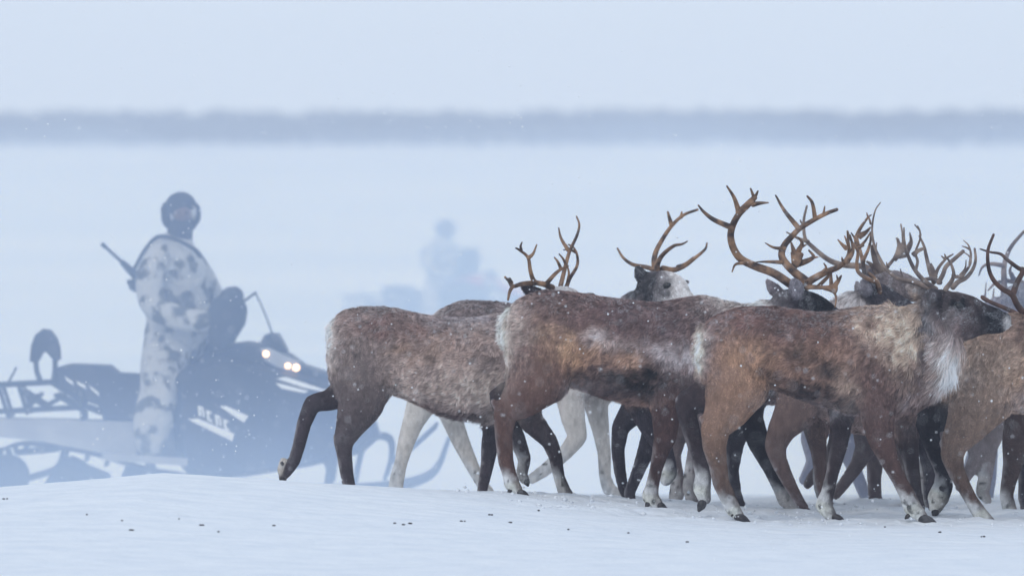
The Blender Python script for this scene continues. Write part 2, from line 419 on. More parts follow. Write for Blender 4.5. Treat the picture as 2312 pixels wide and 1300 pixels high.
    wdir = wdir * np.cos(roll) + nn * np.sin(roll)
    wd = (.0011 + .0009 * rng.random(n)) * (60000 / dens) ** .5
    p = p - nn * .003
    m = p + t1 * (L * .55)[:, None]; e = m + t2 * (L * .5)[:, None]
    hw = wdir * wd[:, None]
    V = np.stack([p - hw, p + hw, m + hw * .8, m - hw * .8, e + hw * .2, e - hw * .2], 1).reshape(-1, 3)
    b = np.arange(n)[:, None] * 6
    Fq = np.concatenate([b + [0, 1, 2, 3], b + [3, 2, 4, 5]], 0)
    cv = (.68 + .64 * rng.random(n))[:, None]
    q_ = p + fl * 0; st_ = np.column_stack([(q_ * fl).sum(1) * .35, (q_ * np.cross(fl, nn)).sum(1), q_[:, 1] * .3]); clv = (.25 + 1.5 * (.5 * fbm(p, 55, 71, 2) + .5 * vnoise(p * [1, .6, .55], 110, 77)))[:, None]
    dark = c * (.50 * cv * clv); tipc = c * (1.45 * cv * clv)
    # real snow caught in the upward coat and on muzzles
    sn = np.clip((nn[:, 2] - .35) * 1.6, 0, 1) * (vnoise(p, 16, 88) > .45) * frost * wtor * 1.3 + frost * 1.0 * whd * (vnoise(p, 30, 90) > .55) * np.clip(nn[:, 2] + .75, 0, 1)
    sn = (rng.random(n) < sn * .9).astype(float)[:, None] * .62
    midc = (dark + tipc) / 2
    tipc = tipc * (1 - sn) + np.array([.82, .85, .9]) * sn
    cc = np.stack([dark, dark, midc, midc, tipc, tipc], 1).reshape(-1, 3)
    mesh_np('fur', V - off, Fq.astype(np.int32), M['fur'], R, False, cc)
    # antlers
    for al in antlers:
        mb = MB()
        for br in al:
            pts = np.array([P(q[0], q[1], d + q[3]) for q in br]) - off
            r = np.array([q[2] * d / FP for q in br]); fla = br[0][4] if len(br[0]) > 4 else .85
            mb.tube(pts, r, 10, fla, 5)
        mb.build('antler', M[antler_mat], R)
    for (ex, ey, edy, er) in eyes:
        c0 = P(ex, ey, d + edy) - off; MB().ell(c0, (er * 1.25, er * .8, er), 14).build('eye', M['eye'], R)
    for (hx, hy, tx, ty, hr, hdy) in hooves:
        mb = MB()
        for s in (-1, 1):
            a0 = P(hx, hy, d + hdy + s * .010) - off; a1 = P(tx, ty, d + hdy + s * .018) - off
            up = (a0 + a1) / 2
            mb.tube([a0, up, a1], [hr * .9 * d / FP, hr * 1.0 * d / FP, hr * .4 * d / FP], 10, .75, 5)
        mb.build('hoof', M['hoof'], R)
    return R

def leg(d, dy, nodes, col=BR, sock=None, flat=.72):
    """thigh nodes first; the last two nodes are the foot. sock colours the foot"""
    out = []
    n = len(nodes)
    for i, q in enumerate(nodes):
        c = col if not callable(col) else col(i / (n - 1))
        fl = .62 if i == 0 else flat
        r = q[2] * (1.0 if i == 0 else (1.07 if i < n - 3 else 1.03))
        out.append((q[0], q[1], r, None, fl, c))
    ch = chain(out, d, dy)
    m = len(ch['p']); t = np.linspace(0, n - 1, m)
    ch['sk'] = np.interp(t, [n - 3.7, n - 2.9, n - 2, n - 1], [0, .62, .9, .8]) if sock is not None else np.zeros(m)
    ch['skc'] = sock if sock is not None else (0, 0, 0)
    return ch
def neckc(d, nodes, col, flat=.55): return chain([(*q[:3], q[3] if len(q) > 3 else 0, None, q[4] if len(q) > 4 else col) for q in nodes], d, 0, flat, col, 'neck')
def headc(d, nodes, col, flat=.62): return chain([(*q[:3], q[3] if len(q) > 3 else 0, None, q[4] if len(q) > 4 else col) for q in nodes], d, 0, flat, col, 'head')
def earc(d, dy, nodes, col, flat=.5): return chain(nodes, d, dy, flat, col, 'ear')
def tail(d, nodes, col=CR): return chain(nodes, d, -.01, .7, col, 'tail')
def mk(ox, oy, s):
    """antler branch tracer: points in an enlarged crop -> photo pixels"""
    def f(*pts, r=(24, 8), y=(0, 0), flat=None):
        n = len(pts); out = []
        for i, q in enumerate(pts):
            t = i / (n - 1)
            rr = (q[2] if len(q) > 2 else r[0] + (r[1] - r[0]) * t) / s
            row = [ox + q[0] / s, oy + q[1] / s, rr, y[0] + (y[1] - y[0]) * t]
            if flat: row.append(flat)
            out.append(tuple(row))
        return out
    return f
r3 = mk(1050, 400, 3.25); r4 = mk(1550, 400, 4.0625); re = mk(1890, 450, 5.417); rf = mk(2080, 500, 4.642); r5 = mk(1850, 430, 3.714)

# --- front reindeer, centre
def build_C():
    d = 40.0
    br = lambda t: tuple(np.array(BR) * (1.15 - .5 * t) + np.array(OR) * .5 * max(0, 1 - 1.3 * t))
    brf = lambda t: tuple(np.array((.12, .075, .066)) * (1.1 - .55 * t))
    hd = (.035, .032, .038); ck = (.13, .095, .09)
    ch = [
      neckc(d, [(1985, 800, 108), (2040, 795, 112, 0, TAN), (2080, 775, 100, 0, TAN), (2105, 745, 82, 0, (.14, .11, .11)), (2125, 715, 60, 0, (.07, .06, .065))], TAN, .5),
      headc(d, [(2112, 695, 44, 0, hd), (2150, 712, 54, 0, ck), (2190, 717, 49, 0, (.09, .07, .07)), (2228, 721, 33, 0, (.05, .045, .048)), (2256, 725, 27, 0, hd), (2272, 724, 19, 0, hd)], hd, .6),
      chain([(1612, 962, 22), (1596, 950, 13), (1584, 944, 8)], d, -.10, .7, (.2, .12, .09)),
      chain([(1560, 925, 16), (1540, 905, 12), (1530, 900, 7)], d, .12, .7, DB),
      earc(d, -.09, [(2118, 672, 16), (2104, 668, 17), (2092, 682, 13), (2088, 700, 6)], (.12, .11, .12)),
      earc(d, .10, [(2100, 668, 14), (2075, 660, 18), (2052, 648, 9)], (.3, .28, .28)),
      tail(d, [(1590, 738, 12), (1579, 762, 12), (1574, 792, 11), (1579, 820, 6)]),
      leg(d, -.10, [(1655, 790, 84), (1662, 870, 70), (1640, 925, 50), (1616, 966, 32), (1613, 1005, 26), (1621, 1048, 20), (1628, 1090, 18), (1643, 1122, 18), (1656, 1150, 17), (1672, 1168, 11)], br, CR),
      leg(d, .12, [(1640, 830, 70), (1600, 890, 42), (1549, 908, 24), (1552, 940, 21), (1562, 975, 19), (1576, 1030, 16), (1588, 1070, 18), (1585, 1102, 20), (1592, 1128, 14)], DB, CR),
      leg(d, -.12, [(1990, 820, 75), (1978, 885, 52), (1981, 936, 36), (1989, 990, 29), (2008, 1039, 20), (2030, 1082, 16), (2046, 1112, 18), (2060, 1145, 20), (2084, 1168, 13)], brf, CR),
      leg(d, .12, [(1950, 850, 60), (1908, 905, 33), (1899, 957, 23), (1894, 1005, 19), (1880, 1065, 14), (1869, 1110, 15), (1860, 1140, 19), (1876, 1163, 14)], DB, CR),
    ]
    tor = [(1590, 740, 830, .11), (1602, 719, 845, .155), (1620, 707, 865, .185), (1645, 698, 872, .20), (1670, 691, 876, .21), (1715, 688, 874, .215), (1760, 690, 886, .23), (1810, 697, 903, .25), (1860, 701, 918, .255), (1920, 692, 938, .24), (1980, 686, 942, .21), (2035, 692, 935, .18), (2075, 715, 900, .14)]
    sp = [(1600, 800, 40, 90, (.24, .19, .19), .8), (1585, 760, 18, 50, CR, .5), (1700, 830, 52, 70, OR, .95), (1720, 790, 40, 30, (.42, .28, .19), .7), (1860, 800, 70, 45, (.28, .19, .14), .7), (1930, 770, 50, 40, (.30, .21, .17), .7), (1660, 900, 50, 40, (.26, .14, .08), .7), (1640, 960, 30, 60, OR, .35),
          (1700, 720, 90, 30, (.15, .09, .08), .8), (1800, 740, 120, 50, (.13, .08, .07), .8), (1840, 830, 110, 50, (.20, .125, .09), .8),
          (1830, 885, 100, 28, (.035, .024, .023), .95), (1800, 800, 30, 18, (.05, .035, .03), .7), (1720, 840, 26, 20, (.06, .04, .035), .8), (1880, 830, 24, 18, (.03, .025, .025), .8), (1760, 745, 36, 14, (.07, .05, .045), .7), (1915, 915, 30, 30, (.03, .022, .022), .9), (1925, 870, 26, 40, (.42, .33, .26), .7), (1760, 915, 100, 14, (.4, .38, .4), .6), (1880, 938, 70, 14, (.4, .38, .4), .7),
          (2012, 720, 62, 45, (.55, .45, .36), .95), (2042, 790, 42, 80, (.55, .46, .37), .9), (1980, 870, 45, 60, (.11, .07, .065), .8), (2040, 880, 50, 35, (.2, .14, .12), .6),
          (2092, 740, 15, 80, (.02, .018, .02), 1.2), (2108, 800, 12, 50, (.05, .04, .04), .7), (2075, 850, 30, 12, (.06, .04, .04), .5), (2085, 820, 16, 50, (.10, .08, .08), .5), (2118, 770, 22, 50, (.3, .26, .26), .6), (2150, 820, 22, 75, WH, .95), (2140, 890, 30, 40, (.6, .58, .58), .8), (2070, 910, 50, 25, (.35, .3, .3), .6), (2165, 745, 30, 22, (.16, .11, .105), .7), (2160, 684, 42, 18, (.012, .011, .013), 1), (2245, 715, 28, 22, (.012, .011, .013), .9), (2100, 715, 12, 40, (.4, .4, .42), .4), (2278, 735, 7, 22, WH, .8), (1580, 792, 9, 40, (.82, .79, .68), 1.3), (1567, 770, 7, 45, (.22, .17, .16), .9), (1593, 860, 8, 50, (.08, .055, .05), .9), (1566, 760, 8, 30, (.3, .24, .22), .8)]
    ant = [
      [re((1200, 1110), (1000, 1030), (850, 990), (720, 950), (600, 850), (520, 720), (460, 580), (430, 430), (435, 280), (470, 130), (530, 40), r=(33, 7), y=(.05, .32)),
       re((630, 830), (610, 800), (604, 768), r=(16, 5), y=(.2, .2)), re((800, 980), (790, 920), (773, 850), r=(20, 6), y=(.13, .12)),
       re((860, 1000), (780, 985), (710, 960), r=(26, 24), y=(.1, .15), flat=.4)],
      [re((1210, 1100), (1060, 990), (950, 860), (880, 720), (840, 600), (820, 480), (818, 350), r=(33, 10), y=(-.03, -.3)),
       re((960, 870), (985, 760), (965, 690), (965, 620), (1010, 500), (1015, 400), (950, 310), r=(20, 8), y=(-.1, -.18)),
       re((930, 680), (990, 630), (1065, 600), (1030, 620), r=(34, 8), y=(-.16, -.16), flat=.35), re((1020, 440), (1010, 380), (985, 325), r=(14, 7), y=(-.18, -.2))],
      [rf((255, 710), (320, 620), (340, 540), (310, 440), (268, 380), r=(28, 9), y=(-.09, -.25)), rf((330, 560), (370, 580), (430, 570), r=(20, 20), y=(-.16, -.16), flat=.6)],
      [rf((330, 690), (390, 630), (470, 590), (540, 500), (570, 400), (560, 285), r=(30, 12), y=(.07, .28)),
       rf((420, 590), (500, 470), (520, 400), (495, 355), (445, 322), r=(18, 5), y=(.12, .2)), rf((510, 440), (520, 340), (495, 250), (443, 198), r=(16, 5), y=(.17, .24)),
       rf((505, 290), (470, 272), (427, 258), r=(13, 5), y=(.2, .22)), rf((400, 570), (460, 490), (470, 405), r=(14, 5), y=(.12, .1))]]
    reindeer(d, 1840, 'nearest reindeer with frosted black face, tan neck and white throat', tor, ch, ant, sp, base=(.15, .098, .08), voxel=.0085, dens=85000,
             eyes=[(2165, 690, -.100, .014), (2165, 690, .100, .014)], antler_mat='antler_pale',
             hooves=[(1664, 1164, 1693, 1181, 10, -.1), (2080, 1168, 2116, 1185, 11, -.12), (1882, 1165, 1906, 1177, 9, .12), (1588, 1132, 1578, 1152, 10, .12), (1660, 1152, 1652, 1164, 5, -.1), (2052, 1162, 2044, 1170, 5, -.12)],
             belly=[(2145, 850, 40, 90, 2.2), (1830, 915, 120, 20, .6), (2050, 790, 50, 90, .5), (2080, 910, 60, 30, 1.0)], frost=.5, lenk=1.1)
build_C()

def build_B():
    d = 41.1
    br = lambda t: tuple(np.array((.15, .09, .075)) * (1.15 - .5 * t))
    ch = [
      neckc(d, [(1585, 775, 100), (1640, 762, 84, 0, (.40, .36, .34)), (1700, 744, 62, 0, (.68, .65, .62)), (1752, 708, 37, 0, (.6, .58, .56))], (.3, .25, .23), .55),
      headc(d, [(1762, 690, 34, 0, (.2, .19, .2)), (1795, 690, 38, 0, (.08, .07, .08)), (1832, 694, 34, .0, BK), (1866, 704, 24, 0, BK), (1886, 712, 16, 0, BK)], BK, .62),
      chain([(1142, 935, 18), (1126, 920, 12), (1114, 906, 8)], d, -.10, .7, (.14, .09, .08)),
      earc(d, -.07, [(1800, 672, 15), (1797, 650, 18), (1792, 634, 10)], (.30, .30, .34)),
      earc(d, .06, [(1765, 665, 12), (1747, 652, 15), (1733, 634, 6)], (.3, .28, .3)),
      tail(d, [(1158, 702, 12), (1145, 722, 13), (1138, 752, 11), (1138, 776, 6)]),
      leg(d, -.10, [(1232, 780, 88), (1216, 850, 68), (1176, 900, 46), (1142, 932, 27), (1137, 980, 19), (1142, 1040, 17), (1150, 1070, 16), (1156, 1092, 18), (1170, 1107, 12)], br, CR),
      leg(d, .12, [(1210, 830, 65), (1165, 885, 36), (1124, 893, 20), (1140, 940, 19), (1165, 985, 19), (1184, 1035, 15), (1178, 1070, 13), (1186, 1084, 11)], DB, (.4, .38, .36)),
      leg(d, -.12, [(1545, 840, 70), (1512, 900, 42), (1504, 945, 30), (1502, 985, 25), (1491, 1020, 18), (1481, 1060, 14), (1473, 1095, 15), (1468, 1120, 19), (1485, 1138, 13)], lambda t: tuple(np.array((.10, .06, .055)) * (1 - .3 * t)), CR),
      leg(d, .12, [(1500, 850, 60), (1455, 920, 34), (1480, 975, 26), (1500, 1015, 19), (1512, 1045, 15), (1512, 1068, 17), (1502, 1085, 14)], SL, CR),
    ]
    tor = [(1150, 706, 800, .11), (1160, 684, 830, .15), (1178, 668, 860, .18), (1208, 657, 862, .20), (1240, 652, 866, .21), (1300, 657, 880, .225), (1360, 666, 900, .245), (1430, 675, 913, .26), (1490, 678, 917, .25), (1540, 669, 914, .22), (1590, 664, 900, .19), (1640, 678, 870, .15)]
    sp = [(1142, 720, 20, 60, (.80, .78, .72), 1.4), (1140, 800, 13, 80, (.75, .72, .64), 1.2), (1160, 850, 25, 50, (.3, .26, .25), .6), (1185, 790, 22, 70, (.3, .24, .22), .6), (1230, 690, 60, 28, (.17, .12, .11), .7), (1300, 800, 60, 50, OR, .9), (1245, 760, 60, 45, (.40, .29, .20), .85), (1220, 850, 55, 50, (.32, .22, .17), .7), (1180, 740, 30, 60, (.36, .31, .28), .7),
          (1400, 715, 120, 34, (.12, .08, .08), .85), (1520, 740, 70, 50, (.12, .09, .09), .8), (1348, 758, 24, 15, (.58, .54, .54), .75), (1395, 775, 38, 16, (.5, .44, .42), .55), (1425, 790, 10, 8, (.05, .035, .03), .8), (1375, 800, 9, 8, (.05, .035, .03), .7), (1400, 815, 60, 25, (.36, .24, .17), .85), (1490, 790, 50, 20, (.44, .40, .40), .65), (1550, 825, 50, 40, (.48, .45, .46), .9), (1350, 835, 40, 30, (.11, .075, .07), .8),
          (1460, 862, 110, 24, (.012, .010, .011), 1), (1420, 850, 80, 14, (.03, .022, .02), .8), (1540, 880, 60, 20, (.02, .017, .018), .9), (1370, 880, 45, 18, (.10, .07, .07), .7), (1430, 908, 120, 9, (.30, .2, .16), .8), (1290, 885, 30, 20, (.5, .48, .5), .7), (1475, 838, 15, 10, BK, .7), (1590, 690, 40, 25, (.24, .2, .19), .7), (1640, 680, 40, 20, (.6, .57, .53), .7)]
    k = dict(flat=.4)
    ant = [
      [r4((960, 985), (800, 880), (640, 820), (500, 750), (430, 650), (405, 540), (425, 440), (480, 340), (560, 260), (625, 185), r=(40, 26), y=(-.02, -.25)),
       r4((620, 190), (605, 150), (588, 105), r=(18, 8), y=(-.25, -.27)), r4((620, 190), (640, 160), (655, 128), r=(18, 8), y=(-.25, -.25)),
       r4((610, 250), (680, 238), (752, 234), r=(26, 6), y=(-.24, -.26)), r4((475, 300), (435, 185), (370, 82), r=(26, 8), y=(-.22, -.3)),
       r4((410, 460), (250, 390), (160, 320), (108, 258), r=(28, 8), y=(-.18, -.3)), r4((540, 785), (450, 800), (418, 868), r=(18, 6), y=(-.12, -.2)),
       r4((470, 330), (530, 280), (600, 215), r=(30, 30), y=(-.22, -.25), flat=.5)],
      [r4((1105, 1000), (1090, 950), (1000, 880), (910, 790), (872, 710), (900, 620), (970, 540), (1040, 470), (1180, 385), (1290, 330), (1380, 297), r=(44, 16), y=(-.02, .1)),
       r4((1035, 475), (900, 310), (818, 168), r=(26, 8), y=(.05, .12)), r4((1180, 385), (1155, 240), (1108, 175), r=(22, 10), y=(.08, .05)),
       r4((1255, 345), (1268, 268), r=(14, 6), y=(.08, .08)), r4((870, 780), (740, 775), (640, 778), r=(20, 5), y=(0, -.1)), r4((900, 655), (800, 645), (722, 603), r=(20, 5), y=(.02, -.05))],
      [r4((965, 850), (1000, 790), (1015, 700), r=(20, 62), y=(.05, .1), **k), r4((985, 680), (960, 600), r=(24, 9), y=(.1, .1)), r4((1030, 670), (1060, 605), (1028, 555), r=(26, 8), y=(.1, .1)),
       r4((1050, 640), (1098, 620), r=(18, 6), y=(.1, .1)), r4((1000, 800), (1100, 770), (1165, 728), (1120, 668), r=(34, 8), y=(.1, .12), **k), r4((1150, 740), (1215, 730), r=(16, 6), y=(.12, .12))],
      [r4((1110, 975), (1150, 940), (1280, 870), (1400, 820), (1470, 750), (1492, 680), (1485, 600), (1476, 495), r=(38, 9), y=(-.04, -.22)),
       r4((1465, 650), (1430, 620), (1388, 573), r=(24, 6), y=(-.2, -.22)), r4((1485, 620), (1450, 540), r=(16, 6), y=(-.2, -.2)), r4((1470, 770), (1515, 700), (1525, 640), (1500, 530), r=(30, 8), y=(-.18, -.15)),
       r4((1250, 870), (1280, 830), (1260, 790), r=(18, 6), y=(-.1, -.1)), r4((1430, 760), (1425, 735), r=(12, 6), y=(-.15, -.15)),
       r4((1200, 1010), (1300, 910), (1330, 870), r=(20, 12), y=(-.05, -.1))],
      [r4((1100, 1005), (1220, 1010), (1310, 1020), (1370, 1090), (1363, 1192), r=(24, 6), y=(-.05, -.2)), r4((1260, 1015), (1320, 1020), (1370, 1030), r=(20, 44), y=(-.1, -.15), **k),
       r4((1330, 1010), (1325, 930), (1325, 870), r=(22, 10), y=(-.12, -.12)), r4((1350, 1010), (1395, 945), (1420, 903), r=(28, 8), y=(-.15, -.15)), r4((1390, 950), (1378, 900), r=(12, 6), y=(-.15, -.15))]]
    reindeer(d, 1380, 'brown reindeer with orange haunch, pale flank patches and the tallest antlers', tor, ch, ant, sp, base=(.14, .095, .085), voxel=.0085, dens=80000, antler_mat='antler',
             hooves=[(1172, 1109, 1194, 1121, 8, -.1), (1158, 1100, 1146, 1112, 5, -.1), (1486, 1138, 1504, 1147, 8, -.12), (1466, 1132, 1458, 1144, 6, -.12), (1188, 1084, 1192, 1096, 7, .12)],
             belly=[(1640, 760, 60, 60, .5), (1420, 912, 150, 14, .7), (1290, 900, 30, 20, 1.2), (1150, 760, 25, 60, .6)], frost=.35, lenk=1.1)
build_B()

def build_A():
    d = 42.1
    g = lambda t: tuple(np.array((.17, .14, .135)) * (1 - t) ** 2 + np.array(SL) * (1 - (1 - t) ** 2))
    ch = [
      neckc(d, [(1180, 790, 90), (1215, 745, 68), (1235, 705, 42)], (.24, .2, .19), .6),
      headc(d, [(1218, 690, 30), (1250, 688, 36), (1295, 690, 28), (1338, 678, 18)], (.12, .1, .1), .65),
      headc(d, [(1240, 664, 16), (1275, 660, 14), (1300, 662, 8)], (.75, .74, .74), .8),
      chain([(780, 1000, 16), (766, 990, 12), (757, 984, 7)], d, -.10, .7, (.1, .09, .09)),
      earc(d, -.06, [(1218, 665, 14), (1198, 657, 14), (1181, 648, 8)], (.05, .04, .045)),
      tail(d, [(768, 722, 10), (752, 740, 11), (746, 765, 7)], (.6, .57, .52)),
      leg(d, -.10, [(818, 790, 76), (818, 860, 70), (812, 915, 50), (788, 968, 30), (776, 996, 22), (777, 1022, 17), (783, 1069, 15), (791, 1110, 14), (800, 1150, 14)], g, None),
      leg(d, .10, [(850, 840, 60), (790, 880, 36), (742, 903, 23), (706, 910, 19), (687, 955, 16), (675, 1005, 14), (664, 1040, 14), (650, 1062, 12), (637, 1078, 10)], SL, None),
      chain([(640, 1038, 8, None, .8, CR), (634, 1060, 9, None, .8, CR), (640, 1078, 8, None, .8, CR)], d, .10),
      leg(d, -.10, [(1200, 840, 62), (1178, 900, 36), (1200, 950, 26), (1240, 995, 18), (1254, 1030, 15), (1262, 1075, 13), (1274, 1108, 15), (1292, 1130, 12)], DB, (.5, .48, .46)),
      leg(d, .10, [(1160, 850, 60), (1130, 920, 32), (1115, 965, 22), (1106, 1005, 19), (1100, 1050, 15), (1090, 1100, 12), (1084, 1150, 11)], SL, None),
    ]
    tor = [(758, 722, 820, .11), (770, 703, 845, .15), (792, 693, 870, .18), (830, 689, 886, .195), (885, 691, 893, .21), (940, 703, 916, .23), (1000, 712, 940, .25), (1060, 713, 948, .255), (1120, 705, 948, .24), (1180, 702, 940, .20), (1225, 708, 915, .17)]
    sp = [(746, 740, 14, 50, (.80, .78, .74), 1.6), (750, 840, 14, 60, (.45, .42, .4), .6), (860, 735, 80, 32, (.17, .11, .10), .85), (960, 750, 70, 30, (.17, .115, .10), .8), (900, 790, 40, 14, (.30, .2, .13), .5), (990, 800, 16, 24, (.33, .24, .16), .5), (930, 850, 95, 42, (.40, .325, .29), .8), (1060, 790, 70, 60, (.33, .26, .23), .8), (800, 820, 45, 60, (.38, .31, .27), .7), (1020, 870, 120, 40, (.45, .375, .33), .75), (960, 800, 60, 30, (.30, .22, .18), .6),
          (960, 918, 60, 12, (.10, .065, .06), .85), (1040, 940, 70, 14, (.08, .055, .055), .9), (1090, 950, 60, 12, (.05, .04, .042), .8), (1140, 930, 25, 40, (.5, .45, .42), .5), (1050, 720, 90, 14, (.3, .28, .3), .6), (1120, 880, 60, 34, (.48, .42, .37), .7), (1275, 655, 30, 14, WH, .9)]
    ant = [
      [r3((640, 810), (580, 785), (510, 765), (480, 690), (462, 590), (400, 535), (372, 520), r=(24, 6), y=(-.03, -.2)), r3((412, 535), (408, 505), (418, 478), r=(12, 5), y=(-.18, -.2)), r3((468, 590), (500, 560), (526, 495), r=(16, 5), y=(-.15, -.2)),
       r3((520, 775), (420, 782), (350, 800), (320, 760), (292, 732), r=(20, 8), y=(-.06, -.25)), r3((352, 795), (328, 840), (315, 900), r=(16, 8), y=(-.2, -.22)),
       r3((340, 780), (320, 745), r=(18, 16), y=(-.22, -.24), flat=.4)],
      [r3((590, 790), (660, 710), (710, 672), (758, 650), r=(18, 6), y=(-.05, -.1)), r3((705, 675), (680, 620), (655, 588), r=(14, 5), y=(-.08, -.1)), r3((745, 655), (720, 600), (690, 563), r=(12, 5), y=(-.1, -.1))],
      [r3((700, 800), (730, 680), (765, 550), (820, 430), (838, 350), (818, 288), r=(18, 6), y=(.03, .15)), r3((757, 535), (705, 450), (687, 372), r=(16, 5), y=(.08, .1))],
      [r3((745, 800), (770, 740), (822, 650), (822, 570), (795, 515), (758, 494), r=(16, 5), y=(.05, .2)), r3((812, 550), (770, 532), (722, 533), r=(12, 4), y=(.18, .1)), r3((752, 770), (762, 700), (745, 640), r=(12, 5), y=(.06, .02))]]
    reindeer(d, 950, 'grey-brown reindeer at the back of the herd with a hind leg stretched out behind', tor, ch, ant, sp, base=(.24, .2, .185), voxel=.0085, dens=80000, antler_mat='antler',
             hooves=[(639, 1082, 633, 1101, 9, .10), (1292, 1130, 1308, 1142, 8, -.1), (636, 1044, 639, 1050, 4, .09)],
             belly=[(1050, 948, 150, 16, 1.0), (1140, 935, 40, 30, .8), (760, 760, 25, 80, .4)], frost=.5, lenk=1.1)
build_A()

def build_W():
    d = 43.3
    WL = (.82, .79, .74)
    ch = [
      neckc(d, [(1390, 780, 88), (1425, 730, 62), (1455, 685, 42)], (.3, .28, .29), .6),
      headc(d, [(1462, 650, 36, -.02, (.08, .08, .09)), (1492, 652, 40, -.08, (.2, .19, .2)), (1530, 672, 32, -.16, WH), (1565, 700, 22, -.22, (.7, .68, .66))], (.2, .2, .2), .7),
      headc(d, [(1500, 622, 14, -.05, WH), (1530, 640, 18, -.12, WH), (1545, 665, 16, -.16, WH)], WH, .8),
      earc(d, -.06, [(1462, 632, 14), (1448, 622, 16), (1440, 605, 10)], (.05, .055, .065)),
      earc(d, .08, [(1535, 640, 8), (1552, 636, 7)], (.1, .1, .11)),
      leg(d, -.10, [(1030, 800, 70), (985, 870, 50), (950, 915, 32), (932, 955, 23), (918, 995, 19), (905, 1045, 15), (896, 1082, 17), (893, 1106, 17)], WL, WL),
      leg(d, .12, [(1040, 820, 60), (1012, 905, 34), (1022, 950, 23), (1042, 1000, 19), (1068, 1055, 15), (1088, 1092, 13), (1106, 1112, 12)], WL, WL),
      leg(d, -.12, [(1320, 820, 60), (1288, 890, 32), (1294, 945, 26), (1304, 985, 21), (1276, 1022, 17), (1228, 1062, 15), (1198, 1082, 12)], WL, WL),
      leg(d, .12, [(1370, 830, 55), (1346, 910, 27), (1356, 970, 19), (1364, 1020, 15), (1366, 1075, 14), (1376, 1105, 16), (1408, 1120, 9)], WL, WL),
    ]
    tor = [(968, 730, 830, .10), (985, 702, 860, .15), (1015, 685, 880, .19), (1050, 674, 885, .2), (1120, 677, 890, .22), (1200, 686, 895, .24), (1300, 690, 900, .24), (1370, 690, 890, .2), (1420, 700, 860, .16)]
    sp = [(1458, 655, 30, 45, (.045, .045, .05), 1.5), (1506, 650, 20, 19, (.09, .085, .09), 1.3), (1545, 640, 30, 22, WH, .8), (975, 710, 22, 20, (.6, .58, .56), .7), (1060, 690, 60, 25, (.2, .16, .15), .6)]
    ant = [
      [r3((1415, 700), (1412, 640), (1450, 570), (1530, 505), (1590, 492), (1632, 470), r=(24, 5), y=(-.05, -.2))],
      [r3((1400, 690), (1388, 620), (1400, 550), (1440, 470), (1510, 365), (1600, 280), (1707, 238), r=(24, 9), y=(0, .1)), r3((1515, 350), (1500, 300), (1488, 256), r=(18, 8), y=(.06, .08)), r3((1585, 295), (1590, 255), r=(14, 6), y=(.08, .08))],
      [r3((1390, 680), (1330, 660), (1230, 640), (1160, 590), (1118, 522), r=(20, 7), y=(0, .1))],
      [r3((1450, 670), (1530, 680), (1610, 650), (1690, 590), (1760, 530), (1776, 482), r=(24, 6), y=(-.05, -.05)), r3((1560, 665), (1620, 640), (1680, 590), r=(22, 12), y=(-.05, -.05), flat=.4)]]
    reindeer(d, 1180, 'reindeer with cream legs and a white face turned to look over another back', tor, ch, ant, sp, base=(.19, .165, .165), voxel=.011, dens=50000,
             eyes=[(1507, 645, -.17, .020)], frost=.6, antler_mat='antler')
build_W()

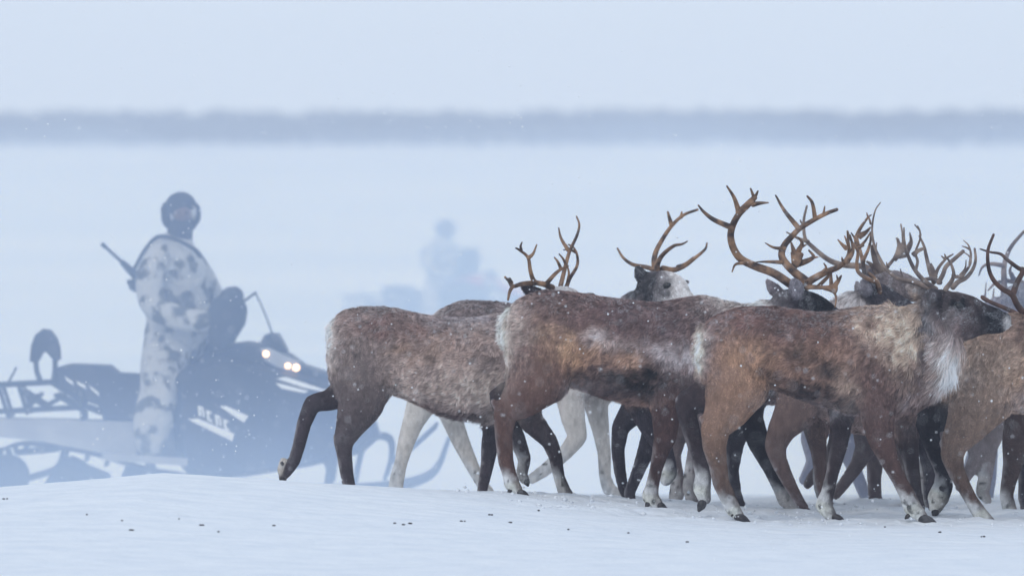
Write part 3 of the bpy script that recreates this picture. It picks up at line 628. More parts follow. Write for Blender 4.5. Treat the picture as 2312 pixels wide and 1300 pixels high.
def build_D():
    d = 40.55
    tn = lambda t: tuple(np.array((.34, .25, .19)) * (1 - t) ** 1.5 + np.array((.10, .065, .055)) * (1 - (1 - t) ** 1.5))
    ch = [
      neckc(d, [(2640, 790, 100), (2720, 750, 70), (2770, 710, 48)], TAN, .6),
      headc(d, [(2770, 700, 40), (2820, 715, 44), (2880, 725, 28), (2910, 728, 20)], BR, .62),
      chain([(2152, 1022, 22), (2136, 1008, 14), (2126, 998, 8)], d, -.10, .7, (.16, .12, .1)),
      leg(d, -.10, [(2235, 810, 88), (2215, 895, 74), (2185, 955, 48), (2156, 1000, 31), (2150, 1028, 25), (2158, 1060, 19), (2175, 1095, 16), (2193, 1128, 15), (2212, 1158, 17), (2236, 1178, 12)], tn, CR),
      leg(d, .12, [(2210, 850, 60), (2150, 930, 36), (2094, 950, 27), (2100, 985, 21), (2113, 1025, 18), (2128, 1065, 16), (2130, 1095, 22), (2118, 1125, 24), (2112, 1148, 15)], (.03, .025, .028), (.66, .62, .55)),
      leg(d, -.12, [(2600, 840, 70), (2590, 930, 36), (2595, 1000, 26), (2610, 1060, 18), (2625, 1120, 17), (2650, 1165, 14)], tn, CR),
      leg(d, .12, [(2560, 850, 60), (2540, 930, 36), (2530, 1000, 26), (2520, 1060, 18), (2510, 1120, 17), (2530, 1160, 14)], DB, CR),
    ]
    tor = [(2152, 800, 870, .10), (2168, 760, 905, .16), (2200, 727, 925, .20), (2250, 709, 932, .22), (2310, 701, 938, .235), (2400, 700, 950, .25), (2500, 700, 955, .25), (2580, 690, 950, .22), (2640, 700, 920, .18)]
    sp = [(2300, 750, 60, 36, (.11, .07, .06), .85), (2220, 820, 70, 70, (.46, .37, .30), .85), (2180, 870, 30, 60, (.45, .40, .36), .6), (2290, 850, 60, 40, (.35, .25, .18), .6), (2300, 905, 40, 22, (.3, .25, .24), .6)]
    ant = [
      [rf((1400, 1200), (1200, 1060), (1085, 965), (1010, 880), (950, 765), (850, 705), (755, 610), (705, 480), (700, 300), (758, 138), r=(44, 14), y=(0, -.25)),
       rf((965, 745), (1010, 630), (1070, 510), (1020, 490), (900, 400), (830, 340), (720, 320), (618, 288), r=(34, 8), y=(-.1, -.05)), rf((1060, 520), (1120, 490), (1200, 400), r=(34, 20), y=(-.08, -.1))],
      [rf((1200, 1080), (1000, 965), (850, 895), (720, 840), (645, 790), r=(28, 18), y=(.1, .3)), rf((690, 825), (640, 800), (634, 776), r=(26, 10), y=(.28, .3), flat=.5)]]
    reindeer(d, 2400, 'tan-grey reindeer cut off by the right edge with dark red-brown antlers', tor, ch, ant, sp, base=(.30, .225, .175), voxel=.009, dens=75000, antler_mat='antler_dark',
             hooves=[(2238, 1178, 2268, 1195, 9, -.1), (2216, 1166, 2206, 1176, 5, -.1), (2114, 1150, 2108, 1165, 9, .12), (2124, 1100, 2130, 1108, 5, .08)],
             belly=[(2180, 850, 40, 90, .5)], frost=.1, lenk=1.1)
build_D()

def build_E():
    d = 41.9
    ch = [
      neckc(d, [(1860, 790, 88), (1895, 745, 68), (1925, 700, 42, 0, (.5, .48, .47)), (1950, 680, 30, 0, (.4, .38, .38))], (.4, .37, .36), .6),
      headc(d, [(1955, 664, 30), (1985, 674, 34), (2025, 690, 26), (2060, 704, 17)], (.07, .065, .075), .62),
      earc(d, -.07, [(1962, 662, 13), (1953, 650, 17), (1950, 634, 10)], (.34, .34, .38)),
      earc(d, .05, [(1950, 660, 10), (1938, 652, 11), (1935, 636, 6)], (.3, .3, .32)),
      leg(d, .10, [(1490, 820, 60), (1440, 915, 34), (1402, 962, 20), (1395, 1015, 15), (1400, 1065, 14), (1408, 1105, 12), (1425, 1140, 10)], SL, None),
      leg(d, -.10, [(1510, 820, 65), (1505, 915, 36), (1472, 985, 24), (1452, 1035, 17), (1434, 1080, 14), (1420, 1115, 13), (1430, 1140, 11)], SL, None),
      leg(d, -.10, [(1740, 830, 60), (1692, 900, 36), (1694, 945, 28), (1714, 1000, 24), (1742, 1060, 17), (1760, 1100, 16), (1775, 1128, 19), (1806, 1147, 12)], (.03, .024, .027), (.55, .52, .5)),
      leg(d, .12, [(1730, 830, 50), (1690, 910, 30), (1660, 1000, 20), (1655, 1060, 14), (1660, 1110, 14), (1675, 1140, 9)], SL, None),
    ]
    tor = [(1440, 780, 850, .10), (1465, 740, 880, .17), (1520, 715, 895, .2), (1600, 712, 905, .23), (1700, 715, 915, .24), (1800, 710, 915, .22), (1870, 712, 890, .17)]
    ant = [
      [re((520, 1180), (515, 1100), (480, 1010), (400, 985), (270, 900), (240, 800), (255, 650), (220, 580), (160, 480), (128, 388), r=(36, 11), y=(-.03, -.22)), re((245, 600), (290, 580), (325, 565), r=(24, 12), y=(-.15, -.12)), re((225, 500), (200, 450), (172, 410), r=(16, 8), y=(-.12, -.1)),
       re((335, 900), (320, 760), (375, 630), (410, 500), (405, 400), r=(30, 10), y=(-.08, .0))],
      [re((250, 560), (235, 480), (270, 380), (330, 285), (385, 215), (422, 190), r=(34, 7), y=(.1, .2), flat=.5), re((380, 225), (362, 165), r=(14, 6), y=(.2, .2)), re((270, 450), (350, 405), (410, 340), r=(44, 9), y=(.12, .15), flat=.4), re((300, 560), (350, 500), (405, 410), r=(20, 10), y=(.1, .12)), re((410, 300), (395, 240), (365, 190), r=(14, 8), y=(.15, .18)),
       re((500, 1020), (420, 930), (330, 860), (300, 700), (260, 560), r=(26, 22), y=(.05, .12))]]
    reindeer(d, 1680, 'reindeer behind the nearest one, frosted ear and face half hidden by tan shoulder', tor, ch, ant, [], base=(.2, .15, .14), voxel=.011, dens=50000, frost=1.0, antler_mat='antler',
             hooves=[(1806, 1148, 1838, 1160, 9, -.1)])
build_E()

def build_K():
    d = 41.25
    tn = lambda t: tuple(np.array((.22, .16, .14)) * (1 - t) + np.array((.10, .07, .068)) * t)
    ch = [
      neckc(d, [(2060, 830, 85), (2100, 790, 65), (2130, 750, 42)], BR, .6),
      headc(d, [(2135, 730, 30), (2160, 735, 34), (2195, 740, 22), (2225, 745, 15)], BR, .62),
      leg(d, -.08, [(1830, 850, 70), (1800, 920, 48), (1765, 970, 31), (1751, 1005, 24), (1757, 1035, 19), (1772, 1070, 16), (1790, 1105, 14), (1806, 1132, 12), (1820, 1145, 8)], tn, None),
      leg(d, .10, [(1850, 870, 55), (1850, 930, 34), (1846, 990, 20), (1850, 1050, 15), (1856, 1100, 14), (1866, 1140, 12)], tn, None),
      leg(d, -.08, [(2030, 860, 55), (2042, 945, 32), (2052, 1010, 22), (2060, 1060, 17), (2068, 1110, 14), (2078, 1150, 12)], (.05, .038, .04), None),
      leg(d, .10, [(2060, 860, 50), (2075, 950, 28), (2092, 1020, 18), (2098, 1075, 14), (2096, 1120, 12), (2104, 1145, 10)], SL, None),
    ]
    tor = [(1760, 800, 870, .10), (1785, 765, 910, .17), (1830, 745, 930, .2), (1900, 745, 975, .24), (1980, 745, 985, .24), (2040, 750, 975, .2), (2085, 770, 930, .16)]
    sp = [(1900, 965, 100, 18, (.26, .19, .17), .8), (1980, 985, 60, 10, (.4, .3, .26), .5)]
    ant = [
      [rf((180, 640), (225, 560), (262, 470), (350, 390), (440, 312), r=(26, 20), y=(0, .15)), rf((130, 640), (150, 560), (185, 480), (260, 390), (333, 343), r=(26, 8), y=(.1, .2)), rf((250, 395), (212, 362), r=(14, 6), y=(.2, .2)), rf((260, 385), (245, 342), r=(14, 6), y=(.2, .2)),
       rf((10, 610), (120, 600), (200, 640), r=(18, 26), y=(.1, .05))],
      [rf((130, 620), (90, 520), (50, 350), (30, 260), (-20, 150), r=(28, 10), y=(.1, .2)), rf((140, 590), (120, 500), (100, 440), r=(34, 10), y=(.1, .15), flat=.4)]]
    reindeer(d, 1920, 'mostly hidden reindeer whose pinkish belly and legs show under the nearest one', tor, ch, ant, sp, base=(.2, .15, .135), voxel=.011, dens=50000, frost=.2, antler_mat='antler_pale')
build_K()

def build_F():
    d = 43.1
    g = (.17, .14, .14)
    ch = [
      neckc(d, [(1920, 790, 80), (1955, 740, 62), (1985, 690, 42)], g, .6),
      headc(d, [(1985, 648, 34), (2022, 646, 36), (2065, 655, 27), (2100, 664, 18)], (.24, .21, .21), .62),
      earc(d, -.07, [(1975, 640, 10), (1965, 625, 14), (1962, 610, 8)], (.15, .14, .16)),
      leg(d, -.10, [(1650, 830, 60), (1620, 900, 40), (1595, 960, 28), (1572, 1010, 18), (1560, 1060, 15), (1556, 1100, 16), (1566, 1140, 14)], g, (.4, .38, .37)),
      leg(d, .10, [(1650, 830, 50), (1560, 930, 30), (1530, 990, 19), (1522, 1030, 15), (1530, 1080, 15), (1528, 1115, 18), (1515, 1140, 10)], g, (.45, .43, .42)),
      leg(d, -.10, [(1970, 850, 55), (1955, 960, 30), (1955, 1010, 24), (1935, 1050, 17), (1905, 1092, 14), (1885, 1118, 12)], g, None),
      leg(d, .10, [(1990, 850, 55), (1980, 960, 28), (1976, 1020, 21), (1974, 1080, 16), (1976, 1125, 16), (1996, 1148, 9)], g, None),
    ]
    tor = [(1610, 790, 850, .10), (1635, 755, 885, .16), (1690, 738, 900, .19), (1780, 735, 910, .23), (1880, 735, 920, .23), (1940, 730, 900, .18)]
    ant = [
      [r5((540, 700), (450, 690), (380, 640), (180, 620), (60, 570), (-60, 470), (-120, 400), (-130, 250), (-105, 130), r=(34, 9), y=(0, .3)), r5((-95, 430), (-180, 400), (-275, 350), r=(18, 6), y=(.2, .2)), r5((-120, 300), (-150, 270), (-160, 250), r=(12, 6), y=(.2, .2))],
      [re((530, 900), (640, 795), (700, 720), (760, 660), (800, 560), (800, 430), (780, 305), r=(24, 10), y=(0, .1)), re((700, 740), (760, 650), (800, 560), r=(30, 66), y=(.02, .08), flat=.35), re((760, 560), (740, 490), (722, 475), r=(26, 8), y=(.1, .1)), re((840, 650), (890, 560), (905, 500), (888, 405), r=(44, 8), y=(.1, .12), flat=.4), re((760, 700), (850, 690), r=(30, 20), y=(.06, .1), flat=.4)],
      [re((540, 880), (480, 780), (440, 640), (430, 560), r=(52, 20), y=(-.1, -.2), flat=.4), re((480, 900), (420, 800), (360, 760), r=(34, 14), y=(-.1, -.15), flat=.5), re((470, 620), (485, 530), r=(14, 6), y=(-.2, -.2))]]
    reindeer(d, 1800, 'hazy reindeer with snow-dusted head seen between two sets of antlers', tor, ch, ant, [], base=g, voxel=.012, dens=40000, frost=1.0, antler_mat='antler_pale')
build_F()

def build_G():
    d = 44.2
    g = (.2, .18, .19)
    ch = [
      neckc(d, [(2200, 800, 80), (2235, 750, 62), (2270, 700, 40)], g, .6),
      headc(d, [(2280, 680, 30), (2310, 672, 34), (2350, 684, 26), (2385, 695, 18)], (.2, .19, .2), .62),
      leg(d, -.10, [(1950, 840, 60), (1925, 920, 40), (1900, 980, 26), (1930, 1060, 16), (1950, 1110, 14), (1960, 1140, 12)], g, None),
      leg(d, .10, [(1950, 840, 60), (1915, 920, 36), (1830, 980, 24), (1838, 1040, 18), (1815, 1085, 13)], g, None),
      leg(d, -.10, [(2210, 850, 55), (2225, 960, 28), (2232, 1020, 20), (2236, 1070, 15), (2228, 1130, 14), (2235, 1150, 10)], g, None),
      leg(d, .10, [(2220, 850, 55), (2210, 960, 28), (2208, 1018, 24), (2188, 1058, 15), (2176, 1085, 12)], g, None),
    ]
    tor = [(1910, 800, 860, .10), (1940, 760, 890, .16), (1990, 745, 905, .19), (2080, 740, 915, .23), (2160, 738, 915, .22), (2225, 745, 890, .17)]
    ant = [
      [rf((930, 900), (870, 860), (868, 740), (868, 600), (868, 480), (900, 350), (960, 240), (1077, 105), r=(44, 16), y=(0, .2)), rf((860, 460), (720, 445), (640, 480), (604, 565), r=(26, 7), y=(.1, .2)), rf((890, 625), (780, 645), (700, 722), r=(22, 8), y=(.1, .1)), rf((900, 620), (980, 640), (1077, 680), r=(24, 20), y=(.1, .1)), rf((960, 600), (930, 520), (950, 450), r=(24, 8), y=(.1, .02)), rf((1060, 640), (980, 600), (950, 540), r=(26, 14), y=(.1, .02))],
      [rf((870, 850), (760, 850), (755, 780), (762, 705), r=(16, 7), y=(0, .1)), rf((670, 780), (680, 640), r=(10, 5), y=(.1, .1)), rf((760, 850), (690, 830), (665, 770), r=(14, 10), y=(.05, .1))]]
    reindeer(d, 2080, 'faint reindeer farthest right with pale branching antlers against the snow', tor, ch, ant, [], base=g, voxel=.012, dens=35000, frost=1.0, antler_mat='antler_pale')
build_G()

def build_M():
    d = 42.0
    ch = [
      neckc(d, [(2760, 800, 80), (2800, 750, 62), (2840, 700, 40)], BR, .6),
      headc(d, [(2840, 690, 34), (2880, 690, 36), (2920, 700, 26)], BR, .62),
      leg(d, -.10, [(2380, 820, 80), (2340, 900, 58), (2305, 950, 36), (2291, 1000, 28), (2287, 1045, 22), (2277, 1090, 17), (2272, 1120, 16), (2280, 1150, 17), (2292, 1162, 11)], (.085, .06, .055), CR),
      leg(d, .12, [(2380, 820, 60), (2340, 930, 40), (2312, 1000, 24), (2318, 1060, 17), (2312, 1120, 14), (2318, 1160, 12)], SL, None),
      leg(d, -.10, [(2700, 850, 55), (2690, 960, 28), (2690, 1020, 20), (2700, 1120, 15), (2710, 1150, 10)], BR, None),
      leg(d, .10, [(2700, 850, 55), (2650, 960, 28), (2640, 1020, 20), (2620, 1120, 15), (2630, 1150, 10)], BR, None),
    ]
    tor = [(2330, 790, 870, .10), (2350, 750, 905, .17), (2400, 735, 920, .2), (2500, 735, 930, .24), (2620, 735, 930, .24), (2700, 730, 900, .2), (2750, 750, 870, .16)]
    reindeer(d, 2500, 'dark-legged reindeer at the right edge, only its hind legs in view', tor, ch, [], [], base=(.2, .15, .13), voxel=.012, dens=40000, frost=.2, hooves=[(2294, 1164, 2306, 1176, 8, -.1)])
build_M()

def build_L():
    d = 42.5; g = (.18, .15, .145)
    ch = [
      neckc(d, [(2090, 840, 70), (2125, 800, 55), (2150, 765, 38)], g, .6), headc(d, [(2150, 750, 28), (2180, 752, 32), (2215, 765, 20)], g, .62),
      leg(d, -.08, [(1850, 870, 60), (1838, 930, 38), (1842, 985, 22), (1852, 1035, 16), (1848, 1080, 14), (1856, 1115, 15), (1874, 1138, 10)], g, (.4, .38, .37)),
      leg(d, .08, [(1880, 870, 50), (1905, 940, 30), (1890, 1000, 20), (1868, 1040, 15), (1835, 1075, 13), (1822, 1095, 11)], g, None),
      leg(d, -.08, [(2080, 870, 55), (2105, 950, 27), (2098, 1010, 20), (2088, 1070, 15), (2080, 1110, 15), (2098, 1142, 9)], g, (.4, .38, .37)),
      leg(d, .08, [(2090, 870, 50), (2010, 960, 26), (2030, 1010, 20), (2044, 1060, 15), (2040, 1110, 14), (2054, 1138, 9)], g, None)]
    tor = [(1812, 820, 900, .10), (1835, 790, 925, .15), (1880, 775, 935, .18), (1960, 775, 945, .2), (2040, 775, 940, .2), (2095, 790, 910, .15)]
    reindeer(d, 1960, 'grey reindeer deep in the herd, only its legs glimpsed below the bellies', tor, ch, [], [], base=g, voxel=.012, dens=35000, frost=.2)
build_L()

def build_Pa():
    d = 43.1; g = (.30, .27, .27)
    ch = [
      neckc(d, [(2380, 820, 75), (2410, 780, 55), (2440, 745, 38)], g, .6), headc(d, [(2440, 735, 28), (2475, 740, 32), (2510, 750, 20)], g, .62),
      leg(d, -.08, [(2150, 850, 60), (2170, 930, 38), (2192, 985, 25), (2214, 1018, 24), (2196, 1052, 16), (2174, 1085, 13), (2166, 1102, 11)], g, None),
      leg(d, .08, [(2140, 860, 50), (2130, 940, 28), (2104, 1000, 20), (2112, 1050, 15), (2108, 1090, 14), (2122, 1120, 10)], g, None),
      leg(d, -.08, [(2310, 860, 55), (2250, 950, 30), (2232, 1010, 20), (2226, 1070, 16), (2218, 1110, 16), (2232, 1132, 10)], g, (.5, .48, .46)),
      leg(d, .08, [(2330, 860, 50), (2350, 960, 26), (2326, 1010, 20), (2310, 1070, 14), (2316, 1120, 12)], g, None)]
    tor = [(2112, 800, 880, .10), (2135, 765, 905, .15), (2180, 755, 920, .19), (2260, 755, 940, .22), (2340, 760, 930, .2), (2385, 770, 900, .15)]
    reindeer(d, 2250, 'frosty grey reindeer at the right, its pale legs seen between nearer dark legs', tor, ch, [], [], base=g, voxel=.012, dens=35000, frost=.2)
build_Pa()

# ------------------------------------------------------------------ droppings
def ray_ground(px, py):
    ds = np.arange(33.0, 46, .01); X = (px - CX) / FP * ds; Z = H - (py - HY) / FP * ds
    i = int(np.argmax(Z <= terrain(X, ds))); return float(X[i]), float(ds[i])
drops = [(12, 1127), (197, 1162), (271, 1176), (298, 1197), (404, 1172), (455, 1186), (497, 1201), (617, 1187), (890, 1182), (908, 1185), (925, 1182), (1045, 1177), (1109, 1163), (1153, 1180), (1215, 1153), (1280, 1196), (1422, 1204), (1551, 1224), (1996, 1190), (2120, 1202), (2220, 1212)]
for (qx, qy) in drops:
    X, dd = ray_ground(qx, qy); mb = MB()
    for k in range(random.choice((1, 2, 2, 3))):
        o = np.array([random.uniform(-.01, .01), random.uniform(-.01, .01), .003])
        mb.ell(o, (random.uniform(.004, .008), .005, random.uniform(.003, .005)), 10)
    o = mb.build('dropping', M['dung']); o.location = (X, dd, gz1(X, dd))
    tag(o, 'small dark reindeer dropping lying on the snow in front of the herd', 'dropping', 'droppings scattered on the foreground snow')

# ------------------------------------------------------------------ snowmobile with rider
D1 = 53.0
def QX(px): return (px - CX) / FP * D1
def QZ(py): return H - (py - HY) / FP * D1
def poly(pts): return [(QX(a), QZ(b)) for a, b in pts]
def q3(px, py, dy=0.0): return np.array([QX(px), D1 + dy, QZ(py)])
def shift(o, base):
    """give a mesh built in world space the root's origin"""
    from mathutils import Matrix
    o.data.transform(Matrix.Translation(-Vector(base)))
def snowmobile(label):
    base = (QX(420), D1, gz1(QX(420), D1))
    R = root('snowmobile', base, label, 'snowmobile', 'snowmobiles following the herd')
    made = []
    def B(mb, name, m, parent=R, smooth=False):
        o = mb.build(name, m, parent, smooth); made.append(o); return o
    # tunnel / running board
    B(MB().prism(poly([(-70, 945), (0, 942), (160, 945), (320, 950), (400, 965), (420, 1045), (330, 1035), (200, 1015), (100, 995), (-20, 982), (-70, 970)]), D1 - .27, D1 + .27, .05), 'tunnel', M['alu'])
    B(MB().prism(poly([(240, 1018), (430, 1030), (430, 1046), (240, 1034)]), D1 - .52, D1 + .52), 'running_board', M['alu'])
    # track: outer loop with lugs
    mb = MB(); L = [(-75, 1040), (-45, 1012), (0, 1015), (60, 1000), (200, 1020), (330, 1058), (420, 1075), (450, 1110), (430, 1140), (330, 1148), (150, 1150), (0, 1150), (-60, 1135), (-80, 1085)]
    pts = catmull([q3(a, b) for a, b in L + [L[0]]], 6)
    for sgn in (0,):
        n = len(pts); T = np.gradient(pts, axis=0); T /= np.linalg.norm(T, axis=1)[:, None] + 1e-9; N = np.cross(T, [0, 1, 0])
        a = pts + N * .012; b = pts - N * .012; V = []
        for i in range(n): V += [a[i] + [0, -.19, 0], a[i] + [0, .19, 0], b[i] + [0, .19, 0], b[i] + [0, -.19, 0]]
        Fq = []
        for i in range(n - 1):
            for k in range(4): kk = (k + 1) % 4; Fq.append((i * 4 + k, i * 4 + kk, (i + 1) * 4 + kk, (i + 1) * 4 + k))
        mb.add(V, Fq)
        for i in range(0, n - 1, 2):
            c = pts[i] - N[i] * .03 if False else pts[i] + N[i] * -.03
            u = T[i] * .008; w_ = N[i] * .028; y = np.array([0, .185, 0])
            V = [c - u - w_ - y, c + u - w_ - y, c + u + w_ - y, c - u + w_ - y, c - u - w_ + y, c + u - w_ + y, c + u + w_ + y, c - u + w_ + y]
            mb.add(V, [(0, 1, 2, 3), (7, 6, 5, 4), (0, 4, 5, 1), (1, 5, 6, 2), (2, 6, 7, 3), (3, 7, 4, 0)])
    B(mb, 'track', M['rubber'])
    for (cx, cy_, r) in [(15, 1075, .15), (30, 1122, .07), (160, 1085, .125), (105, 1120, .08), (240, 1120, .08), (335, 1108, .09), (400, 1105, .10), (300, 1075, .07)]:
        for y0 in (-.17, .09):
            mb = MB(); c = q3(cx, cy_, 0); a = np.linspace(0, 2 * math.pi, 20, endpoint=False)
            mb.prism([(c[0] + r * math.cos(t), c[2] + r * math.sin(t)) for t in a], D1 + y0, D1 + y0 + .06, .12)
            mb.prism([(c[0] + r * .35 * math.cos(t), c[2] + r * .35 * math.sin(t)) for t in a], D1 + y0 - .015, D1 + y0 + .075)
            B(mb, 'wheel', M['rubber'])
    # suspension arms and rails
    mb = MB()
    for s in (-.15, .15):
        mb.tube([q3(-20, 1138, s), q3(200, 1140, s), q3(400, 1128, s), q3(440, 1100, s)], .022, 6)
        mb.tube([q3(45, 1020, s), q3(130, 1012, s)], .02, 6); mb.tube([q3(60, 1080, s), q3(130, 1055, s), q3(150, 1010, s)], .022, 6)
        mb.tube([q3(180, 1045, s), q3(260, 1110, s)], .022, 6); mb.tube([q3(95, 1115, s), q3(150, 1040, s), q3(190, 1055, s), q3(240, 1075, s)], .024, 6)
        mb.tube([q3(330, 1030, s), q3(370, 1110, s)], .022, 6)
    B(mb, 'suspension', M['black'])
    # cargo rack
    mb = MB()
    for s in (-.24, .24):
        mb.tube([q3(-60, 870, s), q3(0, 868, s), q3(120, 862, s), q3(190, 905, s)], .017, 6, n=1)
        mb.tube([q3(-40, 930, s), q3(120, 922, s), q3(200, 918, s), q3(230, 930, s)], .015, 6, n=1)
        for a, b in [((3, 875), (24, 938)), ((48, 872), (66, 930)), ((50, 880), (105, 915)), ((60, 920), (90, 890)), ((105, 915), (150, 890)), ((130, 890), (190, 925)), ((190, 880), (190, 945)), ((-30, 872), (-40, 935))]:
            mb.tube([q3(*a, s), q3(*b, s)], .014, 6, n=1)
    for x_, y_ in [(0, 868), (60, 866), (120, 862), (-50, 870), (24, 935), (190, 925)]: mb.tube([q3(x_, y_, -.24), q3(x_, y_, .24)], .014, 6, n=1)
    mb.tube([q3(18, 868, -.1), q3(28, 850, -.1), q3(38, 830, -.1)], .008, 6)
    B(mb, 'cargo_rack', M['black'])
    # seat with backrest
    seat = B(MB().prism(poly([(125, 830), (160, 820), (250, 823), (272, 840), (330, 843), (430, 835), (445, 880), (440, 950), (300, 952), (235, 945), (225, 915), (185, 900), (130, 872)]), D1 - .19, D1 + .19, .06), 'seat', M['seat'])
    mb = MB()
    for i, (a, b) in enumerate([((150, 848), (168, 860)), ((176, 858), (196, 868)), ((205, 868), (226, 884))]):
        mb.prism(poly([(a[0], a[1]), (b[0], b[1]), (b[0] + 2, b[1] + 9), (a[0] + 4, a[1] + 9)]), D1 - .204, D1 - .19)
    B(mb, 'decal', M['decal'], seat)
    arch = [(70, 815), (73, 780), (82, 755), (100, 741), (118, 744), (132, 762), (139, 785), (140, 812), (126, 815), (118, 805), (110, 797), (104, 792), (98, 800), (92, 812), (84, 818)]
    B(MB().prism(poly(arch), D1 - .18, D1 - .06, .10), 'backrest', M['seat'])
    mb = MB(); mb.tube([q3(83, 812, -.12), q3(86, 838, -.12), q3(95, 862, -.12)], .018, 6); mb.tube([q3(127, 812, -.12), q3(126, 840, -.12), q3(122, 862, -.12)], .018, 6)
    B(mb, 'backrest_post', M['black'])
    # body shell: lower belly, side panel, hood
    B(MB().prism(poly([(395, 850), (430, 822), (500, 800), (640, 830), (760, 860), (800, 880), (840, 925), (860, 985), (820, 1020), (700, 1050), (560, 1072), (440, 1080), (405, 1040), (398, 950)]), D1 - .42, D1 + .42, .10), 'side_panel', M['black'])
    hood = B(MB().prism(poly([(400, 850), (440, 820), (480, 790), (520, 775), (560, 770), (610, 775), (660, 800), (690, 822), (760, 845), (830, 885), (850, 930), (700, 915), (560, 890), (430, 880)]), D1 - .30, D1 + .30, .12), 'hood', M['black'])
    # lamps
    L1 = B(MB().prism(poly([(590, 785), (612, 783), (645, 800), (675, 812), (684, 830), (668, 840), (628, 828), (600, 812)]), D1 - .335, D1 - .25, .10), 'headlight', M['lens'])
    for (lx, ly, r) in [(604, 797, .022), (653, 824, .020), (672, 828, .024)]:
        B(MB().ell(q3(lx, ly, -.345), (r, r * .6, r), 12), 'bulb', M['lamp'], L1, True)
    # decals on the side: two slanted bars and slanted letters between them
    mb = MB(); y0, y1 = D1 - .436, D1 - .42
    mb.prism(poly([(430, 943), (452, 941), (534, 975), (530, 992)]), y0, y1)
    mb.prism(poly([(500, 913), (516, 913), (566, 936), (555, 950)]), y0, y1)
    for k in range(4):
        a, b = 452 + k * 19, 912 + k * 10
        mb.prism(poly([(a, b), (a + 5, b + 1), (a + 9, b + 24), (a + 3, b + 23)]), y0, y1); mb.prism(poly([(a, b), (a + 12, b + 4), (a + 12, b + 9), (a + 1, b + 5)]), y0 + .002, y1)
        if k % 2: mb.prism(poly([(a + 3, b + 19), (a + 14, b + 23), (a + 14, b + 28), (a + 4, b + 24)]), y0 + .001, y1)
        else: mb.prism(poly([(a + 9, b + 5), (a + 13, b + 6), (a + 16, b + 26), (a + 12, b + 26)]), y0 + .001, y1)
    B(mb, 'decal', M['decal'])
    mb = MB(); mb.prism(poly([(628, 852), (650, 848), (740, 878), (745, 884), (690, 872)]), y0, y1); mb.prism(poly([(626, 862), (640, 864), (700, 880), (690, 884), (640, 874)]), y0 + .002, y1)
    B(mb, 'decal', M['decal'])
    # low windshield frame, bars, mitts
    B(MB().prism(poly([(590, 772), (598, 755), (612, 750), (630, 752), (640, 768), (652, 792), (600, 782)]), D1 - .22, D1 + .22, .15), 'dash', M['black'])
    mb = MB(); mb.tube([q3(470, 790, 0), q3(505, 740, 0), q3(515, 715, 0)], .03, 8); mb.tube([q3(500, 715, -.40), q3(525, 700, -.15), q3(525, 700, .15), q3(505, 715, .40)], .016, 8)
    B(mb, 'handlebar', M['black'], smooth=True)
    for s in (-1, 1):
        mb = MB(); mb.add(*loft(catmull([[*q3(500 + (4 if s > 0 else 0), 760, s * .36)], [*q3(512, 715, s * .36)], [*q3(524, 670, s * .34)]], 6), np.interp(np.linspace(0, 1, 13), [0, .4, .8, 1], [.08, .125, .115, .07]), np.full(13, .09), 16))
        B(mb, 'hand_guard', M['mitt'], smooth=True)
    mb = MB(); mb.tube([q3(540, 690, -.3), q3(560, 675, -.3), q3(580, 660, -.3)], .009, 6); mb.tube([q3(580, 660, -.3), q3(600, 705, -.25), q3(618, 755, -.2)], .006, 6)
    B(mb, 'brake_cable', M['black'], smooth=True)
    # skis and front arms
    for s in (-.48, .48):
        mb = MB()
        sk = [(640, 1095), (700, 1098), (820, 1095), (930, 1080), (985, 1050), (1012, 985)]
        mb.tube([q3(a, b + 8, s) for a, b in sk], [.02, .028, .028, .025, .022, .015], 8, 2.4)
        mb.tube([q3(800, 1092, s), q3(820, 1010, s), q3(850, 985, s), q3(880, 990, s), q3(885, 1025, s), q3(872, 1075, s)], .014, 8)
        mb.tube([q3(885, 1040, s), q3(930, 1010, s), q3(985, 960, s)], .013, 8)
        B(mb, 'ski', M['black'], smooth=True)
        mb = MB(); mb.tube([q3(745, 1085, s), q3(755, 1000, s * .85), q3(745, 960, s * .7)], .028, 8); mb.tube([q3(750, 1060, s), q3(720, 1010, 0)], .02, 8); mb.tube([q3(755, 1010, s * .9), q3(720, 980, 0)], .02, 8)
        B(mb, 'ski_leg', M['black'], smooth=True)
    for o in made: shift(o, base)
    return R
snow1 = snowmobile('black snowmobile with two lit warm headlights, rear rack and arched backrest')

